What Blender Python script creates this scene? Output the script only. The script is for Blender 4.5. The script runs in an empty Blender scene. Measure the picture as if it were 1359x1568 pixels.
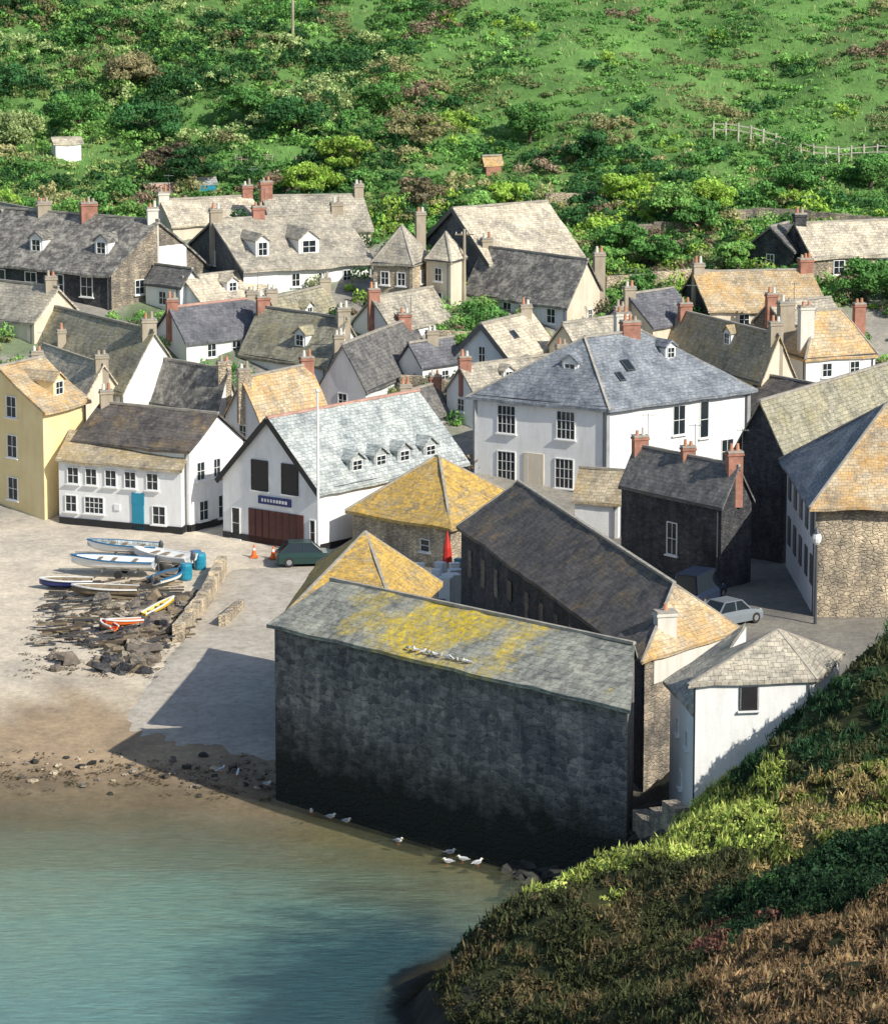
import bpy, math, random
import numpy as np
from mathutils import Vector, noise
random.seed(7); RNG=np.random.default_rng(7)
COL=bpy.context.scene.collection
V=Vector
# ------------------------------------------------------------ camera / light
cam=bpy.data.cameras.new("camera");co=bpy.data.objects.new("camera",cam);COL.objects.link(co)
co.location=(0,0,52);co.rotation_euler=(math.radians(79),0,0)
cam.sensor_fit='HORIZONTAL';cam.sensor_width=36;cam.lens=158.94;cam.clip_end=4000
bpy.context.scene.camera=co
sc=bpy.context.scene
sc.view_settings.view_transform='Standard';sc.view_settings.look='None';sc.view_settings.exposure=0
w=bpy.data.worlds.new("World");sc.world=w;w.use_nodes=True
nt=w.node_tree;sk=nt.nodes.new("ShaderNodeTexSky");sk.sky_type='NISHITA';sk.sun_disc=False
EL=math.radians(36);sk.sun_elevation=EL;sk.sun_rotation=math.radians(132)
nt.links.new(sk.outputs[0],nt.nodes["Background"].inputs[0]);nt.nodes["Background"].inputs[1].default_value=0.13
sl=bpy.data.lights.new("sun",'SUN');sl.energy=5.0;sl.angle=math.radians(.5);sl.color=(1,.95,.84)
so=bpy.data.objects.new("sun",sl);COL.objects.link(so)
so.rotation_euler=V((.743*math.cos(EL),-.669*math.cos(EL),math.sin(EL))).to_track_quat('Z','Y').to_euler()
# ------------------------------------------------------------ materials
def newmat(n):
    m=bpy.data.materials.new(n);m.use_nodes=True
    return m,m.node_tree,m.node_tree.nodes["Principled BSDF"]
def nd(t,typ,**k):
    n=t.nodes.new(typ)
    for a,b in k.items(): setattr(n,a,b)
    return n
def mix(t,fac,a,b,mode='MIX'):
    n=t.nodes.new("ShaderNodeMix");n.data_type='RGBA';n.blend_type=mode
    for s,v in ((0,fac),(6,a),(7,b)):
        if hasattr(v,'links'): t.links.new(v,n.inputs[s])
        elif s==0: n.inputs[0].default_value=v
        else: n.inputs[s].default_value=(*v,1)
    return n.outputs[2]
def noi(t,co_,scale,detail=6,rough=.6):
    n=t.nodes.new("ShaderNodeTexNoise");n.inputs["Scale"].default_value=scale;n.inputs["Detail"].default_value=detail;n.inputs["Roughness"].default_value=rough
    t.links.new(co_,n.inputs["Vector"]);return n.outputs[0]
def ramp(t,f,a,b):
    n=t.nodes.new("ShaderNodeMapRange");n.inputs[1].default_value=a;n.inputs[2].default_value=b;n.clamp=True
    t.links.new(f,n.inputs[0]);return n.outputs[0]
def mul(t,a,b):
    n=t.nodes.new("ShaderNodeMath");n.operation='MULTIPLY'
    t.links.new(a,n.inputs[0])
    if hasattr(b,'links'): t.links.new(b,n.inputs[1])
    else: n.inputs[1].default_value=b
    return n.outputs[0]
def bump(t,bs,h,s,d=.05):
    n=t.nodes.new("ShaderNodeBump");n.inputs["Strength"].default_value=s;n.inputs["Distance"].default_value=d
    t.links.new(h,n.inputs["Height"]);t.links.new(n.outputs[0],bs.inputs["Normal"])
def plain(n,c,r=.6,var=.15,sc_=2.0,metal=0):
    m,t,b=newmat(n);tc=nd(t,"ShaderNodeTexCoord").outputs["Object"]
    f=ramp(t,noi(t,tc,sc_),.3,.7)
    t.links.new(mix(t,f,[x*(1-var) for x in c],[min(1,x*(1+var)) for x in c]),b.inputs["Base Color"])
    b.inputs["Roughness"].default_value=r;b.inputs["Metallic"].default_value=metal;return m
def render_wall(n,c,stain=(.35,.33,.28),amt=.35):
    m,t,b=newmat(n);tc=nd(t,"ShaderNodeTexCoord").outputs["Object"]
    mp=nd(t,"ShaderNodeMapping");mp.inputs["Scale"].default_value=(1.6,1.6,.35);t.links.new(tc,mp.inputs[0])
    f=ramp(t,noi(t,mp.outputs[0],1.2,8,.7),.46,.78)
    c1=mix(t,mul(t,f,amt),c,stain)
    g2=ramp(t,noi(t,tc,.7,4),.3,.7)
    c2=mix(t,g2,[x*.93 for x in c],[1,1,1]);
    t.links.new(mix(t,.35,c1,c2,'MULTIPLY'),b.inputs["Base Color"]);b.inputs["Roughness"].default_value=.85
    bump(t,b,noi(t,tc,9,4),.3,.03);return m
def stone(n,c1,c2,mortar,scale=2.2,algae=None,mw=.6,sw=.7):
    m,t,b=newmat(n);tc=nd(t,"ShaderNodeTexCoord").outputs["Object"]
    mp=nd(t,"ShaderNodeMapping");mp.inputs["Scale"].default_value=(1,1,1.9);t.links.new(tc,mp.inputs[0])
    wn=nd(t,"ShaderNodeTexNoise");wn.inputs["Scale"].default_value=1.5;t.links.new(mp.outputs[0],wn.inputs["Vector"])
    ad=nd(t,"ShaderNodeMixRGB",blend_type='ADD');ad.inputs[0].default_value=.35;t.links.new(mp.outputs[0],ad.inputs[1]);t.links.new(wn.outputs[1],ad.inputs[2])
    vo=nd(t,"ShaderNodeTexVoronoi");vo.inputs["Scale"].default_value=scale;t.links.new(ad.outputs[0],vo.inputs["Vector"])
    ve=nd(t,"ShaderNodeTexVoronoi",feature='DISTANCE_TO_EDGE');ve.inputs["Scale"].default_value=scale;t.links.new(ad.outputs[0],ve.inputs["Vector"])
    sep=nd(t,"ShaderNodeSeparateColor");t.links.new(vo.outputs["Color"],sep.inputs[0])
    cc=mix(t,sep.outputs[0],c1,c2)
    cc=mix(t,mul(t,ramp(t,ve.outputs[0],.09,.02),mw),cc,mortar)
    big=ramp(t,noi(t,tc,.45,8,.7),.36,.64)
    cc=mix(t,.8,cc,mix(t,big,(.40,.41,.45),(1.4,1.33,1.2)),'MULTIPLY')
    m2=nd(t,"ShaderNodeMapping");m2.inputs["Scale"].default_value=(1.3,1.3,.3);t.links.new(tc,m2.inputs[0])
    cc=mix(t,sw,cc,mix(t,ramp(t,noi(t,m2.outputs[0],1.0,8,.75),.38,.62),(.45,.46,.5),(1.4,1.36,1.3)),'MULTIPLY')
    if algae:
        sx=nd(t,"ShaderNodeSeparateXYZ");t.links.new(tc,sx.inputs[0])
        a2=nd(t,"ShaderNodeMath",operation='MULTIPLY_ADD');t.links.new(noi(t,tc,.6,6),a2.inputs[0]);a2.inputs[1].default_value=-5;t.links.new(sx.outputs[2],a2.inputs[2])
        cc=mix(t,ramp(t,a2.outputs[0],2.4,-.4),cc,algae)
    t.links.new(cc,b.inputs["Base Color"]);b.inputs["Roughness"].default_value=.9
    bump(t,b,ramp(t,ve.outputs[0],0,.12),.8,.08);return m
def slate(n,c,lichen=(.40,.28,.08),amt=.2,pale=.25,sz=.8,palec=(.46,.44,.38),lsc=.55,blob=None):
    m,t,b=newmat(n);tcn=nd(t,"ShaderNodeTexCoord");uv=tcn.outputs["UV"];tc=tcn.outputs["Object"]
    wv=nd(t,"ShaderNodeTexNoise");wv.inputs["Scale"].default_value=.9;t.links.new(uv,wv.inputs["Vector"])
    uu=nd(t,"ShaderNodeMixRGB",blend_type='ADD');uu.inputs[0].default_value=.12;t.links.new(uv,uu.inputs[1]);t.links.new(wv.outputs[1],uu.inputs[2])
    br=nd(t,"ShaderNodeTexBrick");br.inputs["Scale"].default_value=1;br.inputs["Brick Width"].default_value=.42*sz;br.inputs["Row Height"].default_value=.32*sz
    br.inputs["Mortar Size"].default_value=.016;br.inputs["Mortar Smooth"].default_value=.6
    br.inputs["Color1"].default_value=(*[x*.80 for x in c],1);br.inputs["Color2"].default_value=(*[x*1.25 for x in c],1);br.inputs["Mortar"].default_value=(*[x*.5 for x in c],1)
    t.links.new(uu.outputs[0],br.inputs["Vector"])
    ms=nd(t,"ShaderNodeMapping");ms.inputs["Scale"].default_value=(2.2,.35,1);t.links.new(uv,ms.inputs[0])
    st=ramp(t,noi(t,ms.outputs[0],1.0,8,.75),.36,.64)
    cc=mix(t,.9,br.outputs[0],mix(t,ramp(t,noi(t,tc,.6,9,.75),.36,.64),(.50,.51,.55),(1.4,1.35,1.25)),'MULTIPLY')
    cc=mix(t,.65,cc,mix(t,st,(.62,.62,.65),(1.25,1.24,1.2)),'MULTIPLY')
    cc=mix(t,mul(t,ramp(t,noi(t,tc,1.7,10,.75),.46,.66),pale),cc,palec)
    th=.72-.5*amt
    f=noi(t,tc,lsc,9,.75)
    if blob:
        (bx,by,bz),rx=blob
        vm=nd(t,"ShaderNodeVectorMath",operation='DISTANCE');t.links.new(tc,vm.inputs[0]);vm.inputs[1].default_value=(bx,by,bz)
        dn=ramp(t,vm.outputs["Value"],rx*.25,rx);s2=nd(t,"ShaderNodeMath",operation='MULTIPLY_ADD');t.links.new(dn,s2.inputs[0]);s2.inputs[1].default_value=-.26;t.links.new(f,s2.inputs[2])
        s3=nd(t,"ShaderNodeMath",operation='ADD');t.links.new(s2.outputs[0],s3.inputs[0]);s3.inputs[1].default_value=.10;f=s3.outputs[0]
    f=ramp(t,f,th,th+.16)
    f2=mul(t,f,ramp(t,noi(t,tc,4,6,.75),.34,.56))
    lc=mix(t,ramp(t,noi(t,tc,2.3,6,.7),.35,.65),[x*.6 for x in lichen],[min(1,x*1.35) for x in lichen])
    cc=mix(t,f2,cc,lc)
    t.links.new(cc,b.inputs["Base Color"]);b.inputs["Roughness"].default_value=.75
    mn=mul(t,noi(t,tc,4,6),-.9)
    ad=nd(t,"ShaderNodeMath",operation='ADD');t.links.new(br.outputs[1],ad.inputs[0]);t.links.new(mn,ad.inputs[1])
    n=t.nodes.new("ShaderNodeBump");n.invert=True;n.inputs["Strength"].default_value=.7;n.inputs["Distance"].default_value=.06
    t.links.new(ad.outputs[0],n.inputs["Height"]);t.links.new(n.outputs[0],b.inputs["Normal"])
    return m
M={}
M['white']=render_wall("white_render",(.88,.88,.87),(.5,.48,.42),.4)
M['whiteblue']=render_wall("pale_render",(.78,.80,.82),(.45,.45,.42),.4)
M['cream']=render_wall("cream_render",(.84,.70,.40),(.5,.4,.22),.3)
M['buff']=render_wall("buff_render",(.74,.67,.54),(.36,.31,.25),.5)
M['stone']=stone("rubble_stone",(.38,.33,.27),(.22,.20,.17),(.40,.36,.29),3)
M['tan']=stone("tan_stone",(.66,.57,.43),(.48,.41,.31),(.5,.44,.34),3)
M['dstone']=stone("dark_stone",(.095,.10,.115),(.045,.05,.06),(.15,.15,.15),3)
M['cellar']=stone("cellar_stone",(.29,.285,.285),(.10,.105,.12),(.36,.35,.33),1.9,algae=(.014,.018,.013),mw=.7,sw=.65)
M['slatehung']=slate("slate_hung",(.09,.10,.12),amt=0,pale=.15)
M['blue']=slate("slate_blue",(.22,.25,.295),amt=.02,pale=.35,palec=(.38,.40,.42))
M['bluel']=slate("slate_blue_light",(.40,.45,.46),(.34,.34,.25),amt=.12,pale=.45,palec=(.62,.63,.60))
M['purple']=slate("slate_purple",(.135,.14,.165),amt=.04,pale=.3,palec=(.28,.28,.30))
M['grey']=slate("slate_grey",(.40,.37,.31),(.42,.34,.20),amt=.30,pale=.6,palec=(.62,.57,.46))
M['mot']=slate("slate_mottled",(.15,.145,.14),(.3,.25,.14),amt=.2,pale=.9,palec=(.52,.49,.42))
M['dark']=slate("slate_dark",(.14,.14,.145),(.30,.25,.15),amt=.22,pale=.5,palec=(.36,.34,.29))
M['darkbrown']=slate("slate_dark_brown",(.11,.10,.098),(.32,.22,.10),amt=.40,pale=.4,palec=(.28,.25,.21))
M['green']=slate("slate_green",(.30,.285,.215),(.38,.33,.17),amt=.45,pale=.7,palec=(.50,.47,.36))
M['pale']=slate("slate_pale",(.58,.52,.41),(.54,.45,.28),amt=.3,pale=.5,palec=(.74,.68,.56))
M['orange']=slate("roof_orange_lichen",(.50,.41,.28),(.64,.38,.13),amt=.58,pale=.55,palec=(.60,.53,.41))
M['yellow']=slate("roof_yellow_lichen",(.34,.28,.18),(.66,.41,.08),amt=.74,pale=.5,palec=(.52,.44,.28),lsc=.5)
M['ochre']=slate("roof_ochre",(.42,.36,.26),(.48,.35,.16),amt=.50,pale=.55,palec=(.55,.50,.39))
M['cellroof']=slate("cellar_slate",(.27,.28,.25),(.66,.48,.03),amt=.53,pale=.75,palec=(.52,.51,.42),sz=1.0,lsc=.4,blob=((.6,186.5,10),9.0))
M['brick']=plain("red_brick",(.36,.17,.12),.8,.35)
M['chim']=render_wall("chimney_render",(.46,.40,.31),(.2,.16,.12),.6)
M['chimw']=render_wall("chimney_white",(.76,.73,.66),(.3,.27,.22),.4)
M['pot']=plain("terracotta",(.50,.24,.14),.8,.25)
M['terra']=plain("ridge_terracotta",(.50,.29,.23),.8,.25)
M['ridge']=plain("ridge_grey",(.36,.33,.28),.8,.3)
M['frame']=plain("white_paint",(.82,.82,.80),.5,.05)
M['black']=plain("black_paint",(.018,.018,.02),.5,.2)
M['dgrey']=plain("dark_grey_paint",(.07,.075,.085),.5,.1)
M['bluep']=plain("blue_paint",(.02,.16,.34),.4,.1)
M['teal']=plain("teal_paint",(.02,.25,.38),.4,.1)
M['navy']=plain("navy_paint",(.02,.035,.16),.4,.1)
M['red']=plain("red_paint",(.55,.03,.02),.45,.1)
M['orangep']=plain("orange_plastic",(.8,.16,.03),.4,.1)
M['yellowp']=plain("yellow_plastic",(.75,.5,.04),.4,.1)
M['maroon']=plain("maroon_door",(.10,.025,.02),.5,.2)
M['lead']=plain("lead_flat_roof",(.33,.34,.35),.6,.2)
M['rock']=plain("rock",(.16,.135,.11),.9,.5,1.5)
M['wetrock']=plain("wet_rock",(.035,.035,.03),.7,.5,1.5)
M['wood']=plain("weathered_wood",(.22,.17,.11),.85,.35)
M['fence']=plain("weathered_fence",(.55,.50,.42),.85,.35)
M['bark']=plain("bark",(.09,.07,.05),.9,.3)
M['rubber']=plain("rubber",(.02,.02,.02),.8,.1)
M['metal']=plain("galvanised",(.4,.41,.42),.4,.1,metal=.6)
M['gull']=plain("gull_white",(.8,.8,.8),.7,.03)
M['gullg']=plain("gull_grey",(.35,.37,.4),.7,.05)
m,t,b=newmat("window_glass");b.inputs["Base Color"].default_value=(.02,.028,.035,1);b.inputs["Roughness"].default_value=.12;M['glass']=m
# ------------------------------------------------------------ mesh builder
class MB:
    def __init__(s): s.v=[];s.f=[];s.m=[];s.ml=[]
    def face(s,pts,mat):
        i=len(s.v);s.v+= [tuple(p) for p in pts];s.f.append(tuple(range(i,i+len(pts))))
        if mat not in s.ml:s.ml.append(mat)
        s.m.append(s.ml.index(mat))
    def idx(s,vs,fs,mat):
        i=len(s.v);s.v+=[tuple(p) for p in vs]
        if mat not in s.ml:s.ml.append(mat)
        k=s.ml.index(mat)
        for f in fs: s.f.append(tuple(i+j for j in f));s.m.append(k)
    def obox(s,c,ax,ay,az,mat):
        vs=[c+ax*i+ay*j+az*k for k in(-1,1) for j in(-1,1) for i in(-1,1)]
        s.idx(vs,[(0,2,3,1),(4,5,7,6),(0,1,5,4),(2,6,7,3),(0,4,6,2),(1,3,7,5)],mat)
    def beam(s,p,q,w_,h,mat):
        d=(q-p);l=d.length
        if l<1e-4:return
        d/=l;up=V((0,0,1)) if abs(d.z)<.95 else V((1,0,0))
        x=d.cross(up).normalized();y=x.cross(d)
        s.obox((p+q)/2,d*l/2,x*w_/2,y*h/2,mat)
    def cone(s,p,q,r0,r1,mat,n=8):
        d=(q-p).normalized();up=V((0,0,1)) if abs(d.z)<.9 else V((1,0,0))
        x=d.cross(up).normalized();y=x.cross(d)
        vs=[p+(x*math.cos(a)+y*math.sin(a))*r0 for a in [2*math.pi*i/n for i in range(n)]]+[q+(x*math.cos(a)+y*math.sin(a))*r1 for a in [2*math.pi*i/n for i in range(n)]]
        s.idx(vs,[(i,(i+1)%n,n+(i+1)%n,n+i) for i in range(n)]+[tuple(range(n))[::-1],tuple(range(n,2*n))],mat)
    def ell(s,c,r,mat,yaw=0,amp=0,nu=10,nv=6,tilt=0):
        vs=[];sd=random.random()*50
        cy,sy=math.cos(yaw),math.sin(yaw);ct,st=math.cos(tilt),math.sin(tilt)
        for j in range(nv+1):
            ph=-math.pi/2+math.pi*j/nv
            for i in range(nu):
                th=2*math.pi*i/nu
                p=V((math.cos(ph)*math.cos(th),math.cos(ph)*math.sin(th),math.sin(ph)))
                k=1+amp*noise.noise(p*1.7+V((sd,sd,sd)))*2
                x,y,z=p.x*r[0]*k,p.y*r[1]*k,p.z*r[2]*k
                x,z=x*ct+z*st,-x*st+z*ct
                vs.append((c[0]+x*cy-y*sy,c[1]+x*sy+y*cy,c[2]+z))
        s.idx(vs,[(j*nu+i,j*nu+(i+1)%nu,(j+1)*nu+(i+1)%nu,(j+1)*nu+i) for j in range(nv) for i in range(nu)],mat)
    def obj(s,name,parent=None,smooth=False):
        if not s.v:return None
        me=bpy.data.meshes.new(name);me.from_pydata(s.v,[],s.f)
        for k in s.ml: me.materials.append(M[k])
        me.polygons.foreach_set("material_index",s.m)
        uvl=me.uv_layers.new(name="UVMap")
        for p in me.polygons:
            n=p.normal
            u=V((1,0,0)) if abs(n.z)>.995 else V((0,0,1)).cross(n).normalized()
            vv=n.cross(u)
            for li in p.loop_indices:
                c=me.vertices[me.loops[li].vertex_index].co
                uvl.data[li].uv=(c.dot(u),c.dot(vv))
        if smooth: me.polygons.foreach_set("use_smooth",[True]*len(me.polygons))
        ob=bpy.data.objects.new(name,me);COL.objects.link(ob)
        if parent: ob.parent=parent
        return ob
def empty(name):
    e=bpy.data.objects.new(name,None);COL.objects.link(e);return e
# ------------------------------------------------------------ terrain function
VPy=[248,261,272,283,295,310,330,350,420,520,700];VPz=[3,5,7.8,11,13.8,17.3,23.3,30.3,58,90,110]
SHx=[-15,-8,0,8,13];SHy=[196,193.2,186.3,178.6,170]
PPd=[-150,-60,-20,0,13,49];PPz=[-10,-6,-2,0,1.15,3]
HC=np.array([(-1.1,156,0),(.55,156,2.3),(2.75,158,4.1),(5.55,160,5.2),(10.1,163,5.8),(12.5,165,7.5),(16.2,166,10.4),(19.7,170,13.0),(24.3,175,14),
(2.1,150,2),(5.5,143,4.3),(9.7,132,8),(14.2,120,12),(13.2,150,7.7),(17.6,150,9.6),(8.3,150,5.2),(10,100,13),(25,100,15),(0,110,3),(-8,130,-6),(-8,156,-4),(-5,165,-4),
(5.5,168,1),(10,170,4.0),(13,175,4.5),(17,175,7.5),(22,185,9),(30,190,11),(14,190,3),(20,200,3.2),(30,215,4.5),(40,230,8),(45,180,13),(0,175,-2),(40,120,15),(60,160,16),
(-30,160,-8),(-30,120,-8),(-60,140,-10),(10,230,0),(-20,210,-6),(40,260,3),(3,168,-.5),(20,160,10.8),(25,162,11.8),(32,165,12),(-3,140,-2),(2,130,2.2),(22,130,12.8),(28,145,11.8)],float)
def tps_fit(P):
    n=len(P);d=np.sqrt(((P[:,None,:2]-P[None,:,:2])**2).sum(-1));K=np.where(d>0,d*d*np.log(d+1e-9),0)+np.eye(n)*.5
    Q=np.c_[np.ones(n),P[:,:2]];A=np.block([[K,Q],[Q.T,np.zeros((3,3))]])
    return np.linalg.solve(A,np.r_[P[:,2],0,0,0])
TW=tps_fit(HC)
def hz(x,y):
    x=np.asarray(x,float);y=np.asarray(y,float);r=TW[-3]+TW[-2]*x+TW[-1]*y
    for i,(a,b_,_) in enumerate(HC):
        d=np.sqrt((x-a)**2+(y-b_)**2);r=r+TW[i]*d*d*np.log(d+1e-9)
    f=np.clip((y-205)/30,0,1)+np.clip((-x-12)/10,0,1)+np.clip((90-y)/30,0,1)
    r=r+np.clip(r,0,1)*(.22*np.sin(x*1.3+y*.7)+.18*np.sin(y*1.9-x*.9))
    return np.clip(r,-9,42)-f*60
def basez(x,y):
    x=np.asarray(x,float);y=np.asarray(y,float)
    d=y-np.interp(x,SHx,SHy)
    b_=np.minimum(3,np.interp(d,PPd,PPz))+np.maximum(0,np.interp(y,VPy,VPz)-3)
    h=np.clip((y-300)/30,0,1)
    b_=b_+h*(.8*np.sin(x*.23+y*.11)+.5*np.sin(x*.47-y*.31+1)+.35*np.sin(y*.8+x*.15))
    return b_
def gnp(x,y): return np.maximum(basez(x,y),hz(x,y))
def g(x,y): return float(gnp(np.array([x]),np.array([y]))[0])
# ------------------------------------------------------------ terrain mesh
def spread(a,b,st,lo,hi):
    mid=list(np.arange(a,b+.01,st));out=[];s=st;x=a
    while x>lo: s*=1.35;x-=s;out.append(x)
    out=out[::-1];up=[];s=st;x=mid[-1]
    while x<hi: s*=1.35;x+=s;up.append(x)
    return np.array(out+mid+up)
xs=spread(-42,48,.7,-900,900);ys=spread(112,352,.7,-200,1500)
X,Y=np.meshgrid(xs,ys);Z=gnp(X.ravel(),Y.ravel()).reshape(X.shape)
HZ=hz(X.ravel(),Y.ravel()).reshape(X.shape);BZ=basez(X.ravel(),Y.ravel()).reshape(X.shape)
Z=np.where(Y<60,np.minimum(Z,-5),Z)
rn=RNG.normal(0,1,Z.shape)*.04
isl=(HZ>BZ);Z=Z+rn*(isl|(Y>300))*2.5+rn*.3
def sm(v,a,b_): t_=np.clip((v-a)/(b_-a),0,1);return t_*t_*(3-2*t_)
C=np.zeros(Z.shape+(4,));C[...,3]=1
sand=np.array((.72,.64,.52));wet=np.array((.44,.335,.225));pave=np.array((.68,.61,.51));asph=np.array((.38,.36,.32));grass=np.array((.14,.28,.08));rockc=np.array((.05,.048,.038));hg=np.array((.05,.06,.025))
c=np.ones(Z.shape+(3,))*sand
k=sm(Z+.15*np.sin(X*.7)+.1*np.sin(X*1.7+Y),1.45,.7)[...,None];c=c*(1-k)+wet*k
k=sm(Z,.3,-.05)[...,None];c=c*(1-k)+wet*.66*k
k=(sm(X,-9,-5)*sm(Z,.5,.1))[...,None]*.8;c=c*(1-k)+np.array((.20,.19,.08))*k
k=sm(Y,236,239)[...,None];c=c*(1-k)+pave*k
k=sm(Y,247,252)[...,None];c=c*(1-k)+asph*k
k=(sm(X,-11,-9)*sm(Y,260,240)*sm(Z,1.2,2))[...,None];c=c*(1-k)+asph*.7*k
wob=np.sin(X*.5)*1.5+np.sin(X*.21+Y*.3)*2
k=(sm(Y+wob,297,303)+sm(X,8,11)*sm(Y+wob,284,288)).clip(0,1)[...,None];c=c*(1-k)+grass*k
gp=(sm(np.sin(X*.55+Y*.2)+np.sin(Y*.6-X*.3),.3,1.0)*sm(Y,262,268)*.6)[...,None];c=c*(1-gp)+grass*.8*gp
k=sm(HZ-BZ,-.2,.3)[...,None];hh=sm(Z,1.5,3.5)[...,None];c=c*(1-k)+(hg*hh+rockc*(1-hh))*k
kk=(sm(X,3,6)*sm(Y,192,188)*(1-sm(Z,1.5,3)))[...,None]*.9;c=c*(1-kk)+rockc*kk
C[...,:3]=c
ny,nx=Z.shape
me=bpy.data.meshes.new("terrain");ii=np.arange(ny*nx).reshape(ny,nx)
fs=np.stack([ii[:-1,:-1],ii[:-1,1:],ii[1:,1:],ii[1:,:-1]],-1).reshape(-1,4)
def fastmesh(me,vv,ff):
    me.vertices.add(len(vv));me.vertices.foreach_set("co",vv.astype(np.float32).ravel())
    me.loops.add(ff.size);me.loops.foreach_set("vertex_index",ff.astype(np.int32).ravel())
    me.polygons.add(len(ff));me.polygons.foreach_set("loop_start",np.arange(0,ff.size,ff.shape[1],dtype=np.int32))
    me.update(calc_edges=True)
fastmesh(me,np.stack([X,Y,Z],-1).reshape(-1,3),fs)
at=me.color_attributes.new("Col",'FLOAT_COLOR','POINT');at.data.foreach_set("color",C.astype(np.float32).ravel())
m,t,b=newmat("terrain_mat");a_=nd(t,"ShaderNodeAttribute",attribute_name="Col");tc=nd(t,"ShaderNodeTexCoord").outputs["Object"]
n1=mix(t,ramp(t,noi(t,tc,.25,9,.7),.34,.66),(.66,.66,.68),(1.15,1.13,1.08));n2=mix(t,ramp(t,noi(t,tc,2.5,8,.75),.32,.68),(.72,.71,.69),(1.14,1.14,1.14))
t.links.new(mix(t,1,mix(t,1,a_.outputs[0],n1,'MULTIPLY'),n2,'MULTIPLY'),b.inputs["Base Color"]);b.inputs["Roughness"].default_value=.95
b.inputs["Specular IOR Level"].default_value=.2
bump(t,b,noi(t,tc,2.5,8,.7),.5,.12);me.materials.append(m)
me.polygons.foreach_set("use_smooth",[True]*len(me.polygons))
COL.objects.link(bpy.data.objects.new("terrain",me))
# ------------------------------------------------------------ water
xs2=spread(-45,30,1.0,-900,900);ys2=np.array(list(np.arange(-800,120,40))+list(np.arange(120,205,1.0))+[240])
X2,Y2=np.meshgrid(xs2,ys2);D2=-gnp(X2.ravel(),Y2.ravel());D2=np.where(Y2.ravel()<110,8,D2)
i2=np.arange(X2.size).reshape(X2.shape);f2=np.stack([i2[:-1,:-1],i2[:-1,1:],i2[1:,1:],i2[1:,:-1]],-1).reshape(-1,4)
me=bpy.data.meshes.new("water");fastmesh(me,np.stack([X2.ravel(),Y2.ravel(),X2.ravel()*0],-1),f2)
at=me.attributes.new("depth",'FLOAT','POINT');at.data.foreach_set("value",D2.astype(np.float32))
m,t,b=newmat("sea_water");a_=nd(t,"ShaderNodeAttribute",attribute_name="depth");tc=nd(t,"ShaderNodeTexCoord").outputs["Object"]
mq=nd(t,"ShaderNodeMapping");mq.inputs["Scale"].default_value=(.6,1.4,1);t.links.new(tc,mq.inputs[0])
an=nd(t,"ShaderNodeMath",operation='MULTIPLY_ADD');t.links.new(noi(t,mq.outputs[0],.2,9,.7),an.inputs[0]);an.inputs[1].default_value=3.2
dd=nd(t,"ShaderNodeMath",operation='SUBTRACT');t.links.new(a_.outputs["Fac"],dd.inputs[0]);dd.inputs[1].default_value=1.9;t.links.new(dd.outputs[0],an.inputs[2])
cr=nd(t,"ShaderNodeValToRGB");cr.color_ramp.elements[0].color=(.25,.24,.13,1);cr.color_ramp.elements[1].color=(.16,.40,.42,1)
e=cr.color_ramp.elements.new(.22);e.color=(.24,.32,.23,1);e=cr.color_ramp.elements.new(.55);e.color=(.23,.43,.37,1)
t.links.new(ramp(t,an.outputs[0],0,4.2),cr.inputs[0])
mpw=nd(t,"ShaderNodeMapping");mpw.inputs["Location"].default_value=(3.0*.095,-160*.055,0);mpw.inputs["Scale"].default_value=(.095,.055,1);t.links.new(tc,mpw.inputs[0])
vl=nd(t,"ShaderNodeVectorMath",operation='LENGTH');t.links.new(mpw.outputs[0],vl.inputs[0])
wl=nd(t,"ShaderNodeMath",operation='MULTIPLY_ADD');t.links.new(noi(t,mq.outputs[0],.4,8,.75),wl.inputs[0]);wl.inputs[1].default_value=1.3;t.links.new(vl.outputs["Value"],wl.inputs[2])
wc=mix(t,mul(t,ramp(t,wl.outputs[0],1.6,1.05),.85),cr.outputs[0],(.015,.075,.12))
m3=nd(t,"ShaderNodeMapping");m3.inputs["Scale"].default_value=(.8,3.2,1);m3.inputs["Rotation"].default_value=(0,0,.2);t.links.new(tc,m3.inputs[0])
wc=mix(t,.7,wc,mix(t,ramp(t,noi(t,m3.outputs[0],1.0,6,.7),.36,.64),(.68,.73,.76),(1.26,1.2,1.15)),'MULTIPLY')
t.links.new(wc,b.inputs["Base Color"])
t.links.new(ramp(t,a_.outputs["Fac"],-.05,1.9),b.inputs["Alpha"]);b.inputs["Roughness"].default_value=.1;b.inputs["IOR"].default_value=1.33
mp=nd(t,"ShaderNodeMapping");mp.inputs["Scale"].default_value=(.7,2.4,1);mp.inputs["Rotation"].default_value=(0,0,.2);t.links.new(tc,mp.inputs[0])
bump(t,b,noi(t,mp.outputs[0],1.3,7,.68),1.0,.6);me.materials.append(m)
COL.objects.link(bpy.data.objects.new("water",me))
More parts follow.
